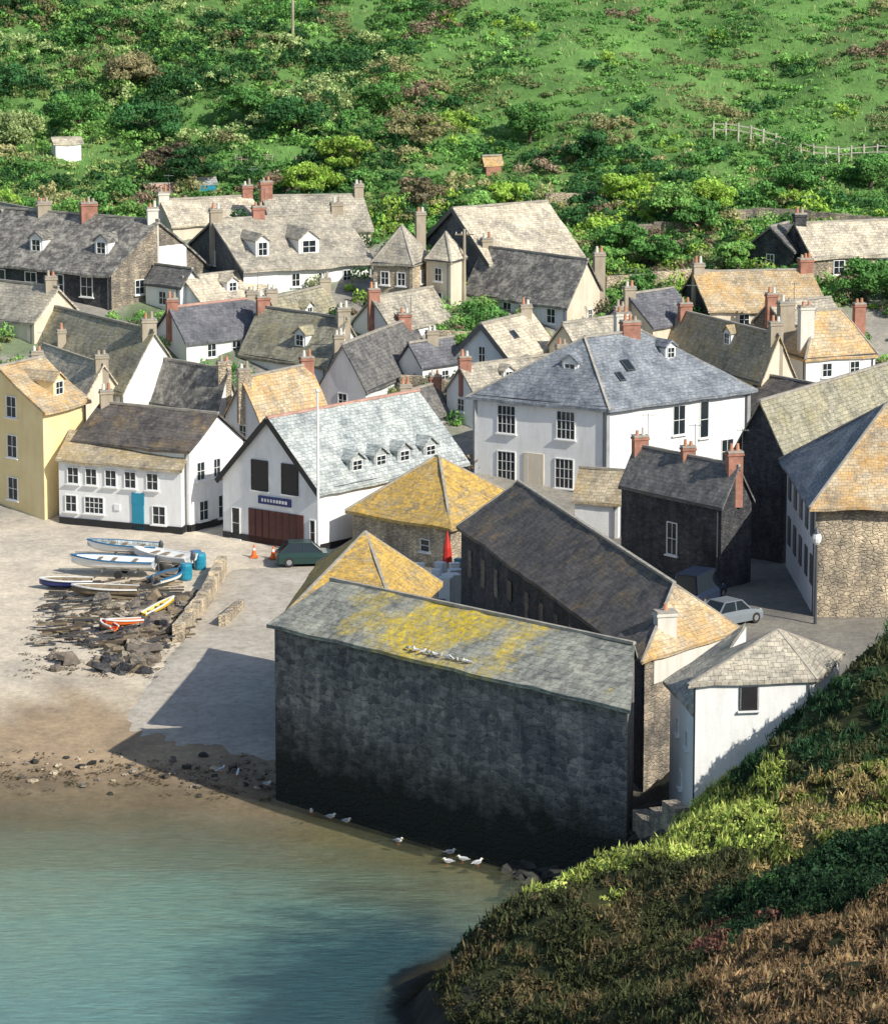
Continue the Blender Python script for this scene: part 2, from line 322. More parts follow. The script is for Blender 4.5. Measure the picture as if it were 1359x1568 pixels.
# ------------------------------------------------------------ building kit
def window(mb,P,Q,s,z,w_,h,fr='frame',gl='glass',nx=2,ny=2,proud=.05,sill=True):
    tt=(Q-P);tt.z=0;tt.normalize();n=V((tt.y,-tt.x,0));c=P+(Q-P)*s;c=V((c.x,c.y,z));U=V((0,0,1))
    a=c+n*.02
    mb.face([a-tt*w_/2-U*h/2,a+tt*w_/2-U*h/2,a+tt*w_/2+U*h/2,a-tt*w_/2+U*h/2],gl)
    f=.06
    for sx in(-1,1): mb.obox(c+tt*sx*(w_/2+f/2)+n*proud/2,tt*f/2,n*(proud/2+.02),U*(h/2+f),fr)
    for sz in(-1,1): mb.obox(c+U*sz*(h/2+f/2)+n*proud/2,tt*w_/2,n*(proud/2+.018),U*f/2,fr)
    for i in range(1,nx): mb.obox(c+tt*(i/nx-.5)*w_+n*.03,tt*.018,n*.012,U*h/2,fr)
    for i in range(1,ny): mb.obox(c+U*(i/ny-.5)*h+n*.03,tt*w_/2,n*.014,U*.018,fr)
    if sill: mb.obox(c-U*(h/2+f+.04)+n*.07,tt*(w_/2+.16),n*.1,U*.04,fr)
def panel(mb,P,Q,s,z,w_,h,mat,th=.05):
    tt=(Q-P);tt.z=0;tt.normalize();n=V((tt.y,-tt.x,0));c=P+(Q-P)*s;c=V((c.x,c.y,z))
    mb.obox(c+n*th/2,tt*w_/2,n*(th/2+.01),V((0,0,h/2)),mat)
def patch(mb,p0,p1,p2,p3,mat,amp=.07,th=.13):
    L1=max((p1-p0).length,(p2-p3).length);L2=max((p3-p0).length,(p2-p1).length)
    nu=max(2,min(24,int(L1/1.0)));nv=max(2,min(10,int(L2/1.0)))
    vs=[]
    for j in range(nv+1):
        for i in range(nu+1):
            a=p0.lerp(p1,i/nu);b_=p3.lerp(p2,i/nu);p=a.lerp(b_,j/nv)
            k=noise.noise(p*.45)*amp*2+noise.noise(p*1.5)*amp*.6
            vs.append(V((p.x,p.y,p.z+th+k)))
    W=nu+1
    mb.idx(vs,[(j*W+i,j*W+i+1,(j+1)*W+i+1,(j+1)*W+i) for j in range(nv) for i in range(nu)],mat)
    bd=[(i,0) for i in range(nu+1)]+[(nu,j) for j in range(1,nv+1)]+[(i,nv) for i in range(nu-1,-1,-1)]+[(0,j) for j in range(nv-1,0,-1)]
    for q in range(len(bd)):
        a=vs[bd[q][1]*W+bd[q][0]];b_=vs[bd[(q+1)%len(bd)][1]*W+bd[(q+1)%len(bd)][0]]
        if (a-b_).length>.01:
            d=V((0,0,th+.05));mb.face([a-d,b_-d,b_,a],mat)
rch=random.Random(5)
def chimney(mb,p,zt,w_,mat,pots=2,d=None):
    d=d or w_*.75;zb_=p.z
    X_=V((1,.25,0)).normalized();Y_=V((-X_.y,X_.x,0))
    mb.obox(V((p.x,p.y,(zb_+zt)/2)),X_*w_/2,Y_*d/2,V((0,0,(zt-zb_)/2)),mat)
    mb.obox(V((p.x,p.y,zt-.12)),X_*(w_/2+.06),Y_*(d/2+.06),V((0,0,.06)),mat)
    mb.obox(V((p.x,p.y,zt+.04)),X_*(w_/2+.03),Y_*(d/2+.03),V((0,0,.05)),'ridge')
    for i in range(pots):
        q=V((p.x,p.y,0))+X_*((i+.5)/pots-.5)*w_*.85;h=rch.uniform(.25,.5)
        mb.cone(V((q.x,q.y,zt+.08)),V((q.x,q.y,zt+.08+h)),.12,.09,rch.choice(['pot','pot','chimw','chim']),8)
    if rch.random()<.35:
        a=V((p.x,p.y,zt-.3))+X_*(w_/2+.04);mb.beam(a,a+V((0,0,1.7)),.035,.035,'dgrey')
        for k in range(5): mb.beam(a+V((-.3+.15*k,.25,1.6)),a+V((-.3+.15*k,-.25,1.6)),.02,.02,'metal')
        mb.beam(a+V((-.4,0,1.6)),a+V((.4,0,1.6)),.025,.025,'metal')
FOOT=[]
def house(name,A,B,C,zE,zb,rise,typ,wall,roof,D=None,wallAB=None,wAB=(),wAC=(),dAB=(),dAC=(),ch=(),ridge='ridge',plinth=None,barge=None,fr='frame',hip=.85,quoin=None,dw='white',apex=None,gut=True,roofAC=None,sky=()):
    e=empty(name)
    A=V((A[0],A[1],zE));B=V((B[0],B[1],zE));C=V((C[0],C[1],zE));D=V((D[0],D[1],zE)) if D else B+C-A;D.z=zE
    FOOT.append([(p.x,p.y) for p in (A,C,D,B)])
    wa=MB();ro=MB();wi=MB();cm=MB();tr=MB();up=V((0,0,rise))
    zlow=zb-2.5
    if typ=='x': R0=(A+B)/2+up;R1=(C+D)/2+up
    elif typ=='y': R0=(A+C)/2+up;R1=(B+D)/2+up
    elif typ=='hx':
        a=(A+B)/2;b_=(C+D)/2;l=(b_-a).length;ins=min(.48*l,(A-B).length/2*hip);R0=a+(b_-a)*ins/l+up;R1=b_-(b_-a)*ins/l+up
    elif typ=='hy':
        a=(A+C)/2;b_=(B+D)/2;l=(b_-a).length;ins=min(.48*l,(A-C).length/2*hip);R0=a+(b_-a)*ins/l+up;R1=b_-(b_-a)*ins/l+up
    elif typ=='pyr':
        a=(A+B+C+D)/4
        if apex: a=V((apex[0],apex[1],zE))
        R0=R1=a+up
    ring=[('AC',A,C),('CD',C,D),('DB',D,B),('BA',B,A)]
    for nm,p,q in ring:
        mt=wallAB if (wallAB and nm in('BA',)) else wall
        pts=[V((p.x,p.y,zlow)),V((q.x,q.y,zlow)),q.copy(),p.copy()]
        if typ=='x' and nm in('BA','CD'): pts.insert(3,R0 if nm=='BA' else R1)
        if typ=='y' and nm in('AC','DB'): pts.insert(3,R0 if nm=='AC' else R1)
        if typ=='lean':
            if nm=='AC': pts[2]=q+up
            if nm=='CD': pts[2]=q+up;pts[3]=p+up
            if nm=='DB': pts[3]=p+up
        wa.face(pts,mt)
    K=.09
    def ex(E,R): return E+(E-R)*K
    if typ in('x','y'):
        ax=(R1-R0).normalized()*.2
        if typ=='x': S=[(A,C,R1,R0),(D,B,R0,R1)]
        else: S=[(B,A,R0,R1),(C,D,R1,R0)]
        for p,q,r,s in S:
            sg=1 if (q-p).dot(ax)>0 else -1
            e0=-ax*sg;e1=ax*sg
            patch(ro,ex(p,s)+e0,ex(q,r)+e1,r+e1,s+e0,roof)
        ro.beam(R0-ax+V((0,0,.16)),R1+ax+V((0,0,.16)),.2,.14,ridge)
        if barge:
            P0,P1=(B,A) if typ=='x' else (A,C);nn=(P1-P0).normalized();nn=V((nn.y,-nn.x,0))*.26
            for p in(P0,P1): tr.beam(ex(p,R0)+nn+V((0,0,.02)),R0+nn+V((0,0,.02)),.06,.34,barge)
    elif typ in('hx','hy','pyr'):
        if typ=='hy': Q=[(B,A,R0,R1),(A,C,R0,R0),(C,D,R1,R0),(D,B,R1,R1)];fi=1
        else: Q=[(A,C,R1,R0),(C,D,R1,R1),(D,B,R0,R1),(B,A,R0,R0)];fi=0
        for i,(p,q,r,s) in enumerate(Q): patch(ro,ex(p,s),ex(q,r),r,s,roofAC if (roofAC and i==fi) else roof)
        if (R1-R0).length>.1: ro.beam(R0+V((0,0,.16)),R1+V((0,0,.16)),.2,.14,ridge)
        near={'hy':{'A':R0,'C':R0,'B':R1,'D':R1}}.get(typ,{'A':R0,'B':R0,'C':R1,'D':R1})
        for k_,p in (('A',A),('B',B),('C',C),('D',D)): ro.beam(ex(p,near[k_])+V((0,0,.12)),near[k_]+V((0,0,.14)),.15,.09,ridge)
    elif typ=='lean':
        s0=(A-B).normalized()*.15
        patch(ro,B-s0+(B-D-up)*K,A+s0+(A-C-up)*K,C+up+s0,D+up-s0,roof)
    if gut:
        for nm,p,q in ring:
            if nm not in('AC','BA'):continue
            if (typ=='x' and nm=='BA') or (typ=='y' and nm=='AC') or typ=='lean':continue
            nn=(q-p).normalized();n=V((nn.y,-nn.x,0));tr.beam(p+n*.12-V((0,0,.08)),q+n*.12-V((0,0,.08)),.1,.1,'dgrey')
            d=q-nn*.25+n*.08;tr.beam(V((d.x,d.y,zb-.5)),V((d.x,d.y,zE-.1)),.07,.07,'dgrey')
    for lst,P,Q in((wAB,B,A),(wAC,A,C)):
        for it in lst:
            s,zd,w_,h=it[:4];kind=it[4] if len(it)>4 else None
            if kind in(None,'f4','f1'): 
                nx,ny={None:(2,2),'f4':(4,3),'f1':(1,2)}[kind];window(wi,P,Q,s,zE-zd,w_,h,fr,nx=nx,ny=ny)
            else: panel(wi,P,Q,s,zE-zd,w_,h,kind,.06 if kind not in('bluep','navy') else .1)
            if kind=='navy':
                for k in range(9): panel(wi,P,Q,s+(k-4)*.031,zE-zd,.13,.2,'frame',.125)
            if kind=='maroon':
                for k in range(1,8): panel(wi,P,Q,s+(k/8-.5)*w_/(Q-P).length,zE-zd,.05,h,'black',.09)
    for lst,P,Q,inv in((dAB,B,A,C-A),(dAC,A,C,B-A)):
        for s,tq,w_,h in lst:
            tt=(Q-P).normalized();n=V((tt.y,-tt.x,0));half=abs(inv.dot(n))/2;sl_=rise/half
            p=P+(Q-P)*s-n*half*tq;p.z=zE+rise*tq;dep=min(4,h/sl_+.2);f=p
            q0=f-tt*w_/2;q1=f+tt*w_/2;bk=-n*dep;hh=V((0,0,h));lo=V((0,0,-.3));gr=V((0,0,w_*.38))
            cm.face([q0+lo,q1+lo,q1+hh,f+hh+gr,q0+hh],dw)
            cm.face([q1+lo,q1+bk,q1+bk+hh,q1+hh],dw);cm.face([q0+bk,q0+lo,q0+hh,q0+bk+hh],dw)
            bk2=-n*(min(4.5,(h+w_*.38)/sl_+.2));o=n*.15;ov=tt*.12-V((0,0,.08))
            patch(cm,q1+hh+o+ov,q1+hh+bk2+ov,f+hh+gr+bk2,f+hh+gr+o,roof,.01,.08)
            patch(cm,q0+hh+bk2-tt*.12-V((0,0,.08)),q0+hh+o-tt*.12-V((0,0,.08)),f+hh+gr+o,f+hh+gr+bk2,roof,.01,.08)
            window(wi,q0,q1,.5,p.z+h*.5,w_*.62,h*.72,'frame',sill=False)
    for s,tq,w_,h in sky:
        tt=(C-A).normalized();n=V((tt.y,-tt.x,0));half=abs((B-A).dot(n))/2;dn=V((0,0,rise))-n*half;dn.normalize();nr=tt.cross(dn)
        p=A+(C-A)*s-n*half*tq;p.z=zE+rise*tq+.2;tr.obox(p,tt*w_/2,dn*h/2,nr*.06,'dgrey');tr.obox(p+nr*.04,tt*(w_/2-.07),dn*(h/2-.07),nr*.03,'glass')
    for s,tq,extra,w_,mat,pots in ch:
        p=A+(C-A)*s+(B-A)*tq
        chimney(cm,V((p.x,p.y,zE-.3)),zE+rise+extra,w_,mat,pots)
    if plinth:
        for P,Q in((B,A),(A,C)):
            tt=(Q-P).normalized();n=V((tt.y,-tt.x,0));tr.obox((P+Q)/2+n*.02+V((0,0,zb-zE-.1)),(Q-P)/2,n*.05,V((0,0,.55)),plinth)
    if quoin:
        for P in(A,B,C):
            tr.obox(V((P.x,P.y,(zE+zb)/2-.5)),V((.11,.05,0)),V((-.05,.11,0)),V((0,0,(zE-zb)/2+.4)),quoin)
    for mb,nm in((wa,'walls'),(ro,'roof'),(wi,'windows_and_doors'),(cm,'chimneys_and_dormers'),(tr,'trim')): mb.obj(nm,e)
    return e
house("yellow_house",(-25.8,248.7),(-32,254.7),(-23.4,252.9),10.3,3.1,2.3,'x','cream','orange',wAB=[(.64,.1,.9,1.3),(.64,2.7,.9,1.4),(.64,5.5,.9,1.4),(.2,2.7,.9,1.4)],dAC=[(.62,.2,1.2,1.1)],dw='cream')
house("white_inn",(-16.2,245.4),(-23.8,249.7),(-13,249.7),8.3,3,1.9,'y','white','darkbrown',wAC=[(.2,1.5,.7,1.1),(.5,1.5,.6,1.1),(.25,4.1,.8,1.2),(.6,4.1,.8,1.4)],plinth='black',ch=[(.5,.97,.9,.8,'chim',2)])
house("white_harbour_shop",(-16.7,244.7),(-24.8,248.2),(-16.1,247.5),7.2,3,1.4,'lean','white','ochre',wAB=[(.12,.95,.75,1),(.27,.95,.75,1),(.43,.95,.75,1),(.59,.95,.75,1),(.77,.95,.75,1),(.1,2.8,.75,1),(.29,2.8,1.3,1,'f4'),(.48,2.8,.4,.4,'frame'),(.65,2.15,.9,.75,'teal'),(.65,3.35,.85,1.7,'teal'),(.82,3.1,.85,1.1)],plinth='black')
house("lifeboat_station",(-7.9,239.5),(-14,244),(1.3,250.1),6.9,2.9,4.0,'x','white','bluel',ridge='terra',barge='black',
 wAB=[(.40,-.35,1.35,2.0,'black'),(.72,-.35,1.35,2.0,'black'),(.40,-.35,1.1,1.8,'f1'),(.72,-.35,1.1,1.8,'f1'),(.56,1.15,2.6,.5,'navy'),(.57,2.95,4.4,2.3,'maroon'),(.14,2.9,.6,1.9,'f1'),(.955,2.8,.35,1.5,'f1')],dAC=[(.30,.12,1.3,.8),(.46,.12,1.3,.8),(.62,.12,1.3,.8),(.8,.12,1.3,.8)],plinth='black',dw='bluel')
house("white_hotel",(10.7,253),(2.1,258.1),(20.5,260.8),9.9,3.8,3.7,'hx','white','blue',quoin='lead',sky=[(.3,.5,.7,1.0),(.2,.35,.5,.8)],
 wAB=[(.24,1.55,1.3,1.8,'f4'),(.69,1.55,1.3,1.8,'f4'),(.24,4.7,1.3,1.9,'f4'),(.68,4.8,1.3,1.9,'f4'),(.45,4.8,1.5,2.3,'buff'),(.45,4.9,.8,2.0,'f1')],
 wAC=[(.5,1.6,1.0,1.9),(.68,1.8,.7,2.4,'f1'),(.2,4.6,1,1.6),(.85,4.2,1,1.6)],dAB=[(.62,.3,1.2,1.3)],dAC=[(.62,.55,.9,.9)],ch=[(.62,.5,.8,1.2,'brick',3),(.75,.7,1.1,1.0,'chimw',2)],hip=.75,dw='white')
house("stone_net_store",(.4,233.7),(-5.7,239.6),(4.9,242),5.7,3,2.9,'hy','tan','yellow',wAB=[(.75,1.5,.7,.7,'f1')],hip=.9)
house("stone_cellar_range",(9.9,188.5),(1,222.6),(15,195.3),8,3,2.3,'hy','stone','darkbrown',roofAC='orange',hip=.7,wallAB='dstone',wAB=[(s,1.9,.7,1.6,'stone') for s in(.06,.14,.22,.40,.48,.56,.64,.80)]+[(s,1.7,.9,1.1,'black') for s in (.3,.72,.88)],wAC=[(.5,.75,7.0,1.4,'chimw')],ch=[(.28,.03,-.6,1.0,'chimw',1)])
house("lichen_roofed_store",(-2.4,196.6),(-8.2,198.2),(-.4,207),8.0,1.5,2.7,'pyr','dstone','yellow',D=(-6.8,211.8),apex=(-4.2,206.3))
house("stone_fish_cellar",(8.4,174.5),(-8.5,191.9),(9.2,184.5),9,0,1.7,'y','cellar','cellroof',D=(-2.7,195.8),ridge='ridge',gut=False)
house("white_cottage",(11.3,171.3),(12.3,175.8),(16.7,172.2),10.9,5,1.7,'pyr','white','grey',D=(18.3,176.8),apex=(15.2,174),wAC=[(.45,.85,.9,1.1,'black'),(.45,.85,.75,.95)],fr='frame')
house("white_cottage_annexe",(11.3,172.3),(10.6,178.7),(12.2,173.4),9.3,5,1.4,'lean','white','grey',D=(14.5,183.6),wAB=[(.35,1.7,.5,.7),(.75,1.7,.5,.7),(.5,4,.5,.7)])
house("stone_warehouse",(21.3,220.4),(20.9,234.8),(31.6,220),9.8,3,4.4,'hx','tan','blue',roofAC='orange',wallAB='whiteblue',wAB=[(s,z,1.2,1.7,'dgrey') for s in(.12,.32,.52,.72,.9) for z in(1.5,4.3)],wAC=[(.55,5,1,1.2)])
house("stone_storehouse",(20.8,235.5),(18,238),(31.5,252.5),9.8,3,3.0,'x','dstone','green')
house("dark_stone_house",(16.4,227.5),(10.8,234.5),(18.4,230.2),8.1,3,2.1,'y','dstone','dark',wAB=[(.52,2.6,.8,1.9)],ch=[(.5,.03,.9,.9,'brick',2),(.55,.5,.6,.8,'brick',2),(.5,.97,.7,.9,'brick',2)])
house("harbour_shed",(11,243.2),(8.3,244.3),(12,247.2),5.3,3,1.6,'y','white','ochre')
house("orange_roofed_house",(25.4,271.9),(23.9,275.8),(30.5,274.3),10.2,7.8,2.8,'hx','white','orange',wAC=[(.3,1,.7,.9),(.7,1,.7,.9)],ch=[(.1,.3,.6,1.0,'chimw',2),(.15,1.2,.4,1.1,'chim',2),(.95,.5,.4,.8,'brick',2)])
house("ochre_roofed_house",(21.9,267.5),(15.8,279.4),(24.4,269.7),9.2,6.6,3.0,'y','buff','ochre',wAC=[(.5,.9,.6,.8)],dAB=[(.55,.55,1.0,1.0)],ch=[(.5,.03,.9,.9,'chim',2),(.5,.95,.7,.9,'brick',2)])
house("ochre_cottage",(19.3,282.5),(17.5,289.1),(27.8,283.9),12.1,10.8,2.2,'x','buff','orange',wAC=[(.3,.8,.7,.7),(.6,.8,.7,.7)],ch=[(.03,.5,.7,.8,'chim',2),(.97,.5,.9,1.0,'brick',3)],wallAB='dstone')
house("stone_farmhouse",(27.6,291),(25.3,295.7),(36.5,293.7),14.9,12.9,2.1,'x','tan','pale',wAC=[(.22,.9,.8,1),(.6,.9,.8,1)],ch=[(.03,.5,.8,.9,'dstone',2)],wallAB='dstone')
house("slate_hung_house",(26.2,292.3),(23,295),(27.7,295),15.1,13.1,1.6,'x','dstone','dark',wAB=[(.5,.8,.6,.8)])
house("stone_barn",(3.3,289.6),(-1.7,299.4),(10.3,294.2),14.7,12.5,3.3,'x','buff','pale',wallAB='slatehung',barge='dgrey')
house("mottled_slate_house",(8.9,281.2),(1.6,288.9),(11.8,286),12.5,10.4,3.0,'y','buff','mot',wallAB='whiteblue',wAB=[(.15,.85,.8,1),(.42,.85,.8,1),(.62,.85,.8,1),(.85,.85,.8,1)],wAC=[(.6,1.0,.5,.7)],ch=[(.5,.98,.7,.8,'chim',2),(.9,.02,.3,.8,'chim',2)])
house("white_gabled_cottage",(4.5,272.7),(.9,275.1),(8,278.3),10,8,2.2,'x','whiteblue','pale',wAB=[(.5,-.1,.5,1.1)],barge='dgrey',ch=[(.9,.5,.7,.8,'chim',2)],sky=[(.4,.5,.6,.7)])
house("cream_hipped_house",(-2.3,285.2),(-5.2,286.7),(-1,289),15.1,11.5,2.4,'pyr','tan','grey',wAB=[(.3,1.2,.6,.9),(.72,1.2,.6,.9),(.3,2.9,.6,.8)],wAC=[(.5,1.2,.5,.9)])
house("cream_hipped_cottage",(.5,285.2),(-1.3,286.7),(1.6,287.6),15.3,11.5,1.8,'pyr','buff','pale',wAB=[(.5,1.1,.6,.9),(.5,2.9,.6,.9)],ch=[(.9,1.8,1.2,.7,'chim',2)])
house("white_dormered_house",(-14.8,287.6),(-19.8,297.9),(-5.4,292.9),14.4,12.1,2.9,'x','white','grey',wallAB='slatehung',wAB=[(.5,-.2,.6,1.0)],wAC=[(.4,1.1,.6,.9),(.6,1.1,.5,.8),(.8,1.1,.6,.9)],dAC=[(.2,.2,1.1,1.3),(.56,.2,1.7,1.2)],ch=[(.02,.5,.9,.9,'chim',2),(.35,.5,.9,.9,'brick',2),(.97,.5,.8,.9,'chim',2)],dw='white')
house("slate_roofed_terrace",(-24.4,285.5),(-36.3,293),(-18,291.5),14.4,11.6,3.4,'y','stone','mot',wallAB='dstone',wAB=[(.26,1.2,1,1.4),(.47,1.2,1,1.4),(.65,1.2,1,1.4),(.84,1.2,1,1.4)],wAC=[(.3,1.3,.8,1),(.66,.55,2.6,4.2,'white')],dAB=[(.45,.25,1.2,1.1),(.87,.3,1.2,1.1)],ch=[(.5,.03,1.0,.8,'chimw',2),(.5,.45,1.0,1.2,'brick',3),(.5,.75,.8,1,'chim',2)])
house("mossy_roofed_house",(-22.1,266.9),(-34,284.8),(-18.2,271.4),8.6,6.5,3.8,'y','white','green',ch=[(.5,.03,.8,1.0,'chim',2),(.5,.9,.9,1.0,'chim',2),(.2,.5,-1,.6,'chim',1)],wAC=[(.6,1,.6,.8)])
house("blue_slate_house",(-18.3,275.8),(-20.9,281.2),(-12.7,280.6),10.7,8.9,2.0,'x','white','purple',ridge='terra',wAC=[(.3,.8,.7,.9),(.6,.8,.7,.9)],ch=[(.02,.5,.7,.8,'brick',2),(1,.5,.6,.8,'chim',2)])
house("grey_slate_cottage",(-17.6,283.4),(-20.5,286.9),(-12.6,287.9),12.4,11.1,1.6,'x','white','pale',wAC=[(.3,.7,.7,.8),(.7,.7,.7,.8)],dAC=[(.5,.3,1,.8)],ch=[(.98,.5,.6,.8,'chimw',2)])
house("moss_slate_cottage",(-8.2,271.3),(-14.5,277.4),(-5.6,276.1),9.7,7.6,2.9,'y','white','green',dAB=[(.6,.3,1.1,1)],wAC=[(.5,1,.6,.8)],ch=[(.5,.03,.8,.9,'chim',2),(.5,.97,.8,.9,'brick',2)])
house("dark_gabled_house",(-5.4,266.9),(-8.6,269.2),(-.8,279.6),8.7,6.5,2.9,'x','whiteblue','dark',wAB=[(.5,.9,.7,.9)],ch=[(.9,.5,.6,.9,'brick',2),(.2,.9,.2,.7,'chim',2)])
house("moss_dark_cottage",(-15.6,263.8),(-22.1,270.7),(-14.1,266.2),7.6,5.7,2.7,'y','whiteblue','mot',ch=[(.5,.03,.6,.9,'tan',2)])
house("orange_slate_cottage",(-12.3,260.5),(-14.9,263.5),(-8.1,266.6),7.5,4.9,2.7,'x','white','orange',wAB=[(.5,.9,.7,.9)],ch=[(.98,.5,.6,.9,'brick',2),(.02,.5,.7,.9,'tan',2)])
house("cream_gabled_house",(-24.7,266.4),(-29.7,275.6),(-22.3,268.3),8.3,6.4,2.0,'y','buff','pale',ch=[(.5,.03,.7,.9,'chim',2)])
house("purple_slate_cottage",(15,278.8),(11.6,282),(18.3,282),11.4,9.7,2.0,'x','buff','purple',ch=[(.02,.5,.6,.8,'chim',2)])
house("rubble_stone_house",(24.3,261.1),(20.3,266.5),(27.9,265.7),7.3,5,2.1,'y','stone','darkbrown',wAB=[(.5,1,.6,.8)])
house("grey_hillside_house",(-31.7,296.3),(-37.1,303.8),(-29.4,299.1),15.4,14.1,2.0,'y','white','grey',dAB=[(.5,.3,1,.9)],ch=[(.5,.03,.7,.8,'chim',2)])
house("pink_slate_row",(-20.8,299.5),(-22.8,303.8),(-14.2,302.5),16.2,14.8,1.6,'x','buff','pale',ch=[(.02,.5,.7,.8,'chimw',2),(.98,.5,.9,.8,'brick',2)])
house("grey_slate_row",(-13,298.4),(-14.7,303.5),(-5.6,299.3),16,14.6,2.2,'x','buff','grey',ch=[(.02,.5,1.2,.9,'brick',2),(.98,.5,.9,.7,'chim',2)])
house("brown_slate_cottage",(-3.7,278.2),(-6.6,281.9),(.5,283.8),11.2,9.6,2.0,'x','white','grey',wAC=[(.4,.8,.7,.8),(.75,.8,.7,.8)],ch=[(.02,.5,.7,.8,'brick',2)])
house("slate_back_cottage",(-11.2,278.4),(-13.8,281),(-7.4,285.3),10.8,9.1,2.4,'x','buff','green',ch=[(.02,.5,.7,.8,'chim',2),(.98,.5,.6,.8,'chim',2)],dAC=[(.5,.3,1,.9)])
house("small_stone_outhouse",(16,262.5),(13.5,265),(18.5,266),7.8,5.3,1.3,'x','stone','grey')
house("pale_roofed_cottage",(-2.0,263),(-3.8,265.5),(.4,267.5),6.9,5,1.9,'x','white','dark',wAB=[(.5,.8,.6,.8)],ch=[(.95,.5,.6,.8,'brick',2),(.1,.5,.6,.8,'chim',2)])
house("white_back_cottage",(2.2,265.5),(0.2,267.8),(9.5,271.5),8.6,6.2,1.7,'x','white','grey',wAC=[(.2,.9,.6,.8),(.5,.9,.6,.8)],wAB=[(.5,.9,.6,.8)],ch=[(.03,.5,.7,.8,'brick',2),(.97,.5,.7,.8,'chim',2)],dAC=[(.35,.3,.9,.8)])
house("grey_backland_cottage",(9.5,274.5),(7.5,276.5),(13.8,278.5),10.4,8.3,1.6,'x','buff','grey',wAC=[(.4,.9,.6,.8)],ch=[(.97,.5,.7,.8,'chim',2)])
house("little_white_house",(-19.3,284.5),(-22,287),(-17.8,286.2),13.4,11.3,1.2,'y','white','dark',wAB=[(.5,.9,.7,.9)])
house("stone_cottage",(24.5,279.5),(22.5,281.5),(29,282),11.4,9.8,1.4,'x','stone','grey',wAC=[(.4,.8,.6,.7)],ch=[(.03,.5,.7,.8,'brick',2)])
house("slate_cottage",(-1.5,272.3),(-3.3,274.3),(1.6,275.5),9.4,7.8,1.5,'x','white','purple',ch=[(.5,.5,.7,.8,'chim',2)],wAC=[(.5,.8,.6,.7)])
house("white_slate_cottage",(-28.5,262),(-32,266),(-26,265),8.8,5.2,1.8,'x','buff','ochre',ch=[(.9,.5,.8,.8,'chim',2)])
house("cream_slate_cottage",(-29.5,279.5),(-34,283),(-26.5,283),11.6,9.6,2.2,'y','buff','grey',ch=[(.5,.1,.8,.8,'chim',2)])
house("grey_slate_outhouse",(27.5,256),(25.5,258.5),(33,259.5),6.6,4.3,1.0,'lean','stone','grey')
# ------------------------------------------------------------ walls / slipway
def wallstrip(name,pts,h,th,mat,base=-1.5):
    mb=MB()
    for (a,b_) in zip(pts,pts[1:]):
        n=max(1,int(math.dist(a[:2],b_[:2])/1.5))
        for i in range(n):
            p=[a[k]+(b_[k]-a[k])*i/n for k in(0,1)];q=[a[k]+(b_[k]-a[k])*(i+1)/n for k in(0,1)]
            zp=(g(*p)+g(*q))/2+h+random.uniform(-.05,.05);mb.obox(V(((p[0]+q[0])/2,(p[1]+q[1])/2,zp+(base-h)/2)),V((q[0]-p[0],q[1]-p[1],0))*.505,V((-(q[1]-p[1]),q[0]-p[0],0)).normalized()*th/2,V((0,0,(h-base)/2)),mat)
    mb.obj(name)
wallstrip("harbour_wall",[(-13.6,235.5),(-14.1,228),(-15.3,219.6)],1.0,.6,'tan')
wallstrip("harbour_wall",[(-12.0,226.5),(-12.9,222.5)],.7,.4,'tan')
wallstrip("quay_wall",[(9,174.2),(9.6,171.5),(10.6,168.6)],1.3,.7,'stone')
wallstrip("garden_wall",[(12,256),(17,262),(22,259)],1.2,.4,'stone')
wallstrip("garden_wall",[(18,243),(24,262),(30,266)],1.6,.5,'stone')
wallstrip("garden_wall",[(-3,272),(3,270),(8,270)],1.2,.4,'tan')
wallstrip("garden_wall",[(-1,279.5),(6,279)],1.0,.4,'tan')
wallstrip("garden_wall",[(13,300),(24,304),(36,302)],1.0,.4,'stone')
wallstrip("garden_wall",[(-34,262),(-24,262)],1.0,.4,'stone')
wallstrip("garden_wall",[(30,266),(38,270)],1.2,.4,'tan')
wallstrip("garden_wall",[(12,289),(19,291),(24,289)],1.2,.4,'tan')
wallstrip("garden_wall",[(24,268),(32,270)],1.0,.4,'stone')
wallstrip("terrace_wall",[(8,309),(16,310),(19,308)],.9,.4,'tan')
wallstrip("terrace_wall",[(-12,316),(-6,317)],.7,.4,'tan')
sm_=MB();vs=[];NU,NV=18,60
for j in range(NV+1):
    f=j/NV;lx=-13.2+(-17.8+13.2)*f;ly=235.5-33.5*f;rx=-7.0-.8*f;ry=236-41*f
    for i in range(NU+1):
        x=lx+(rx-lx)*i/NU;y=ly+(ry-ly)*i/NU;x+=.25*noise.noise(V((y*.4,i*.1,3)));e_=min(1,(1-f)*9)*min(1,i/1.5+.15)
        vs.append((x,y,g(x,y)-.06+.13*e_+.03*noise.noise(V((x*.8,y*.8,1)))))
m,t,b=newmat("slipway_concrete");tc=nd(t,"ShaderNodeTexCoord").outputs["Object"]
c_=mix(t,ramp(t,noi(t,tc,.35,9,.7),.35,.65),(.40,.36,.30),(.60,.54,.46));c_=mix(t,ramp(t,noi(t,tc,2.2,8,.7),.45,.75),c_,(.30,.26,.20))
t.links.new(c_,b.inputs["Base Color"]);b.inputs["Roughness"].default_value=.85;bump(t,b,noi(t,tc,3,8,.7),.5,.08);M['slip']=m
sm_.idx(vs,[(j*(NU+1)+i+1,j*(NU+1)+i,(j+1)*(NU+1)+i,(j+1)*(NU+1)+i+1) for j in range(NV) for i in range(NU)],'slip');sm_.obj("slipway",smooth=True)
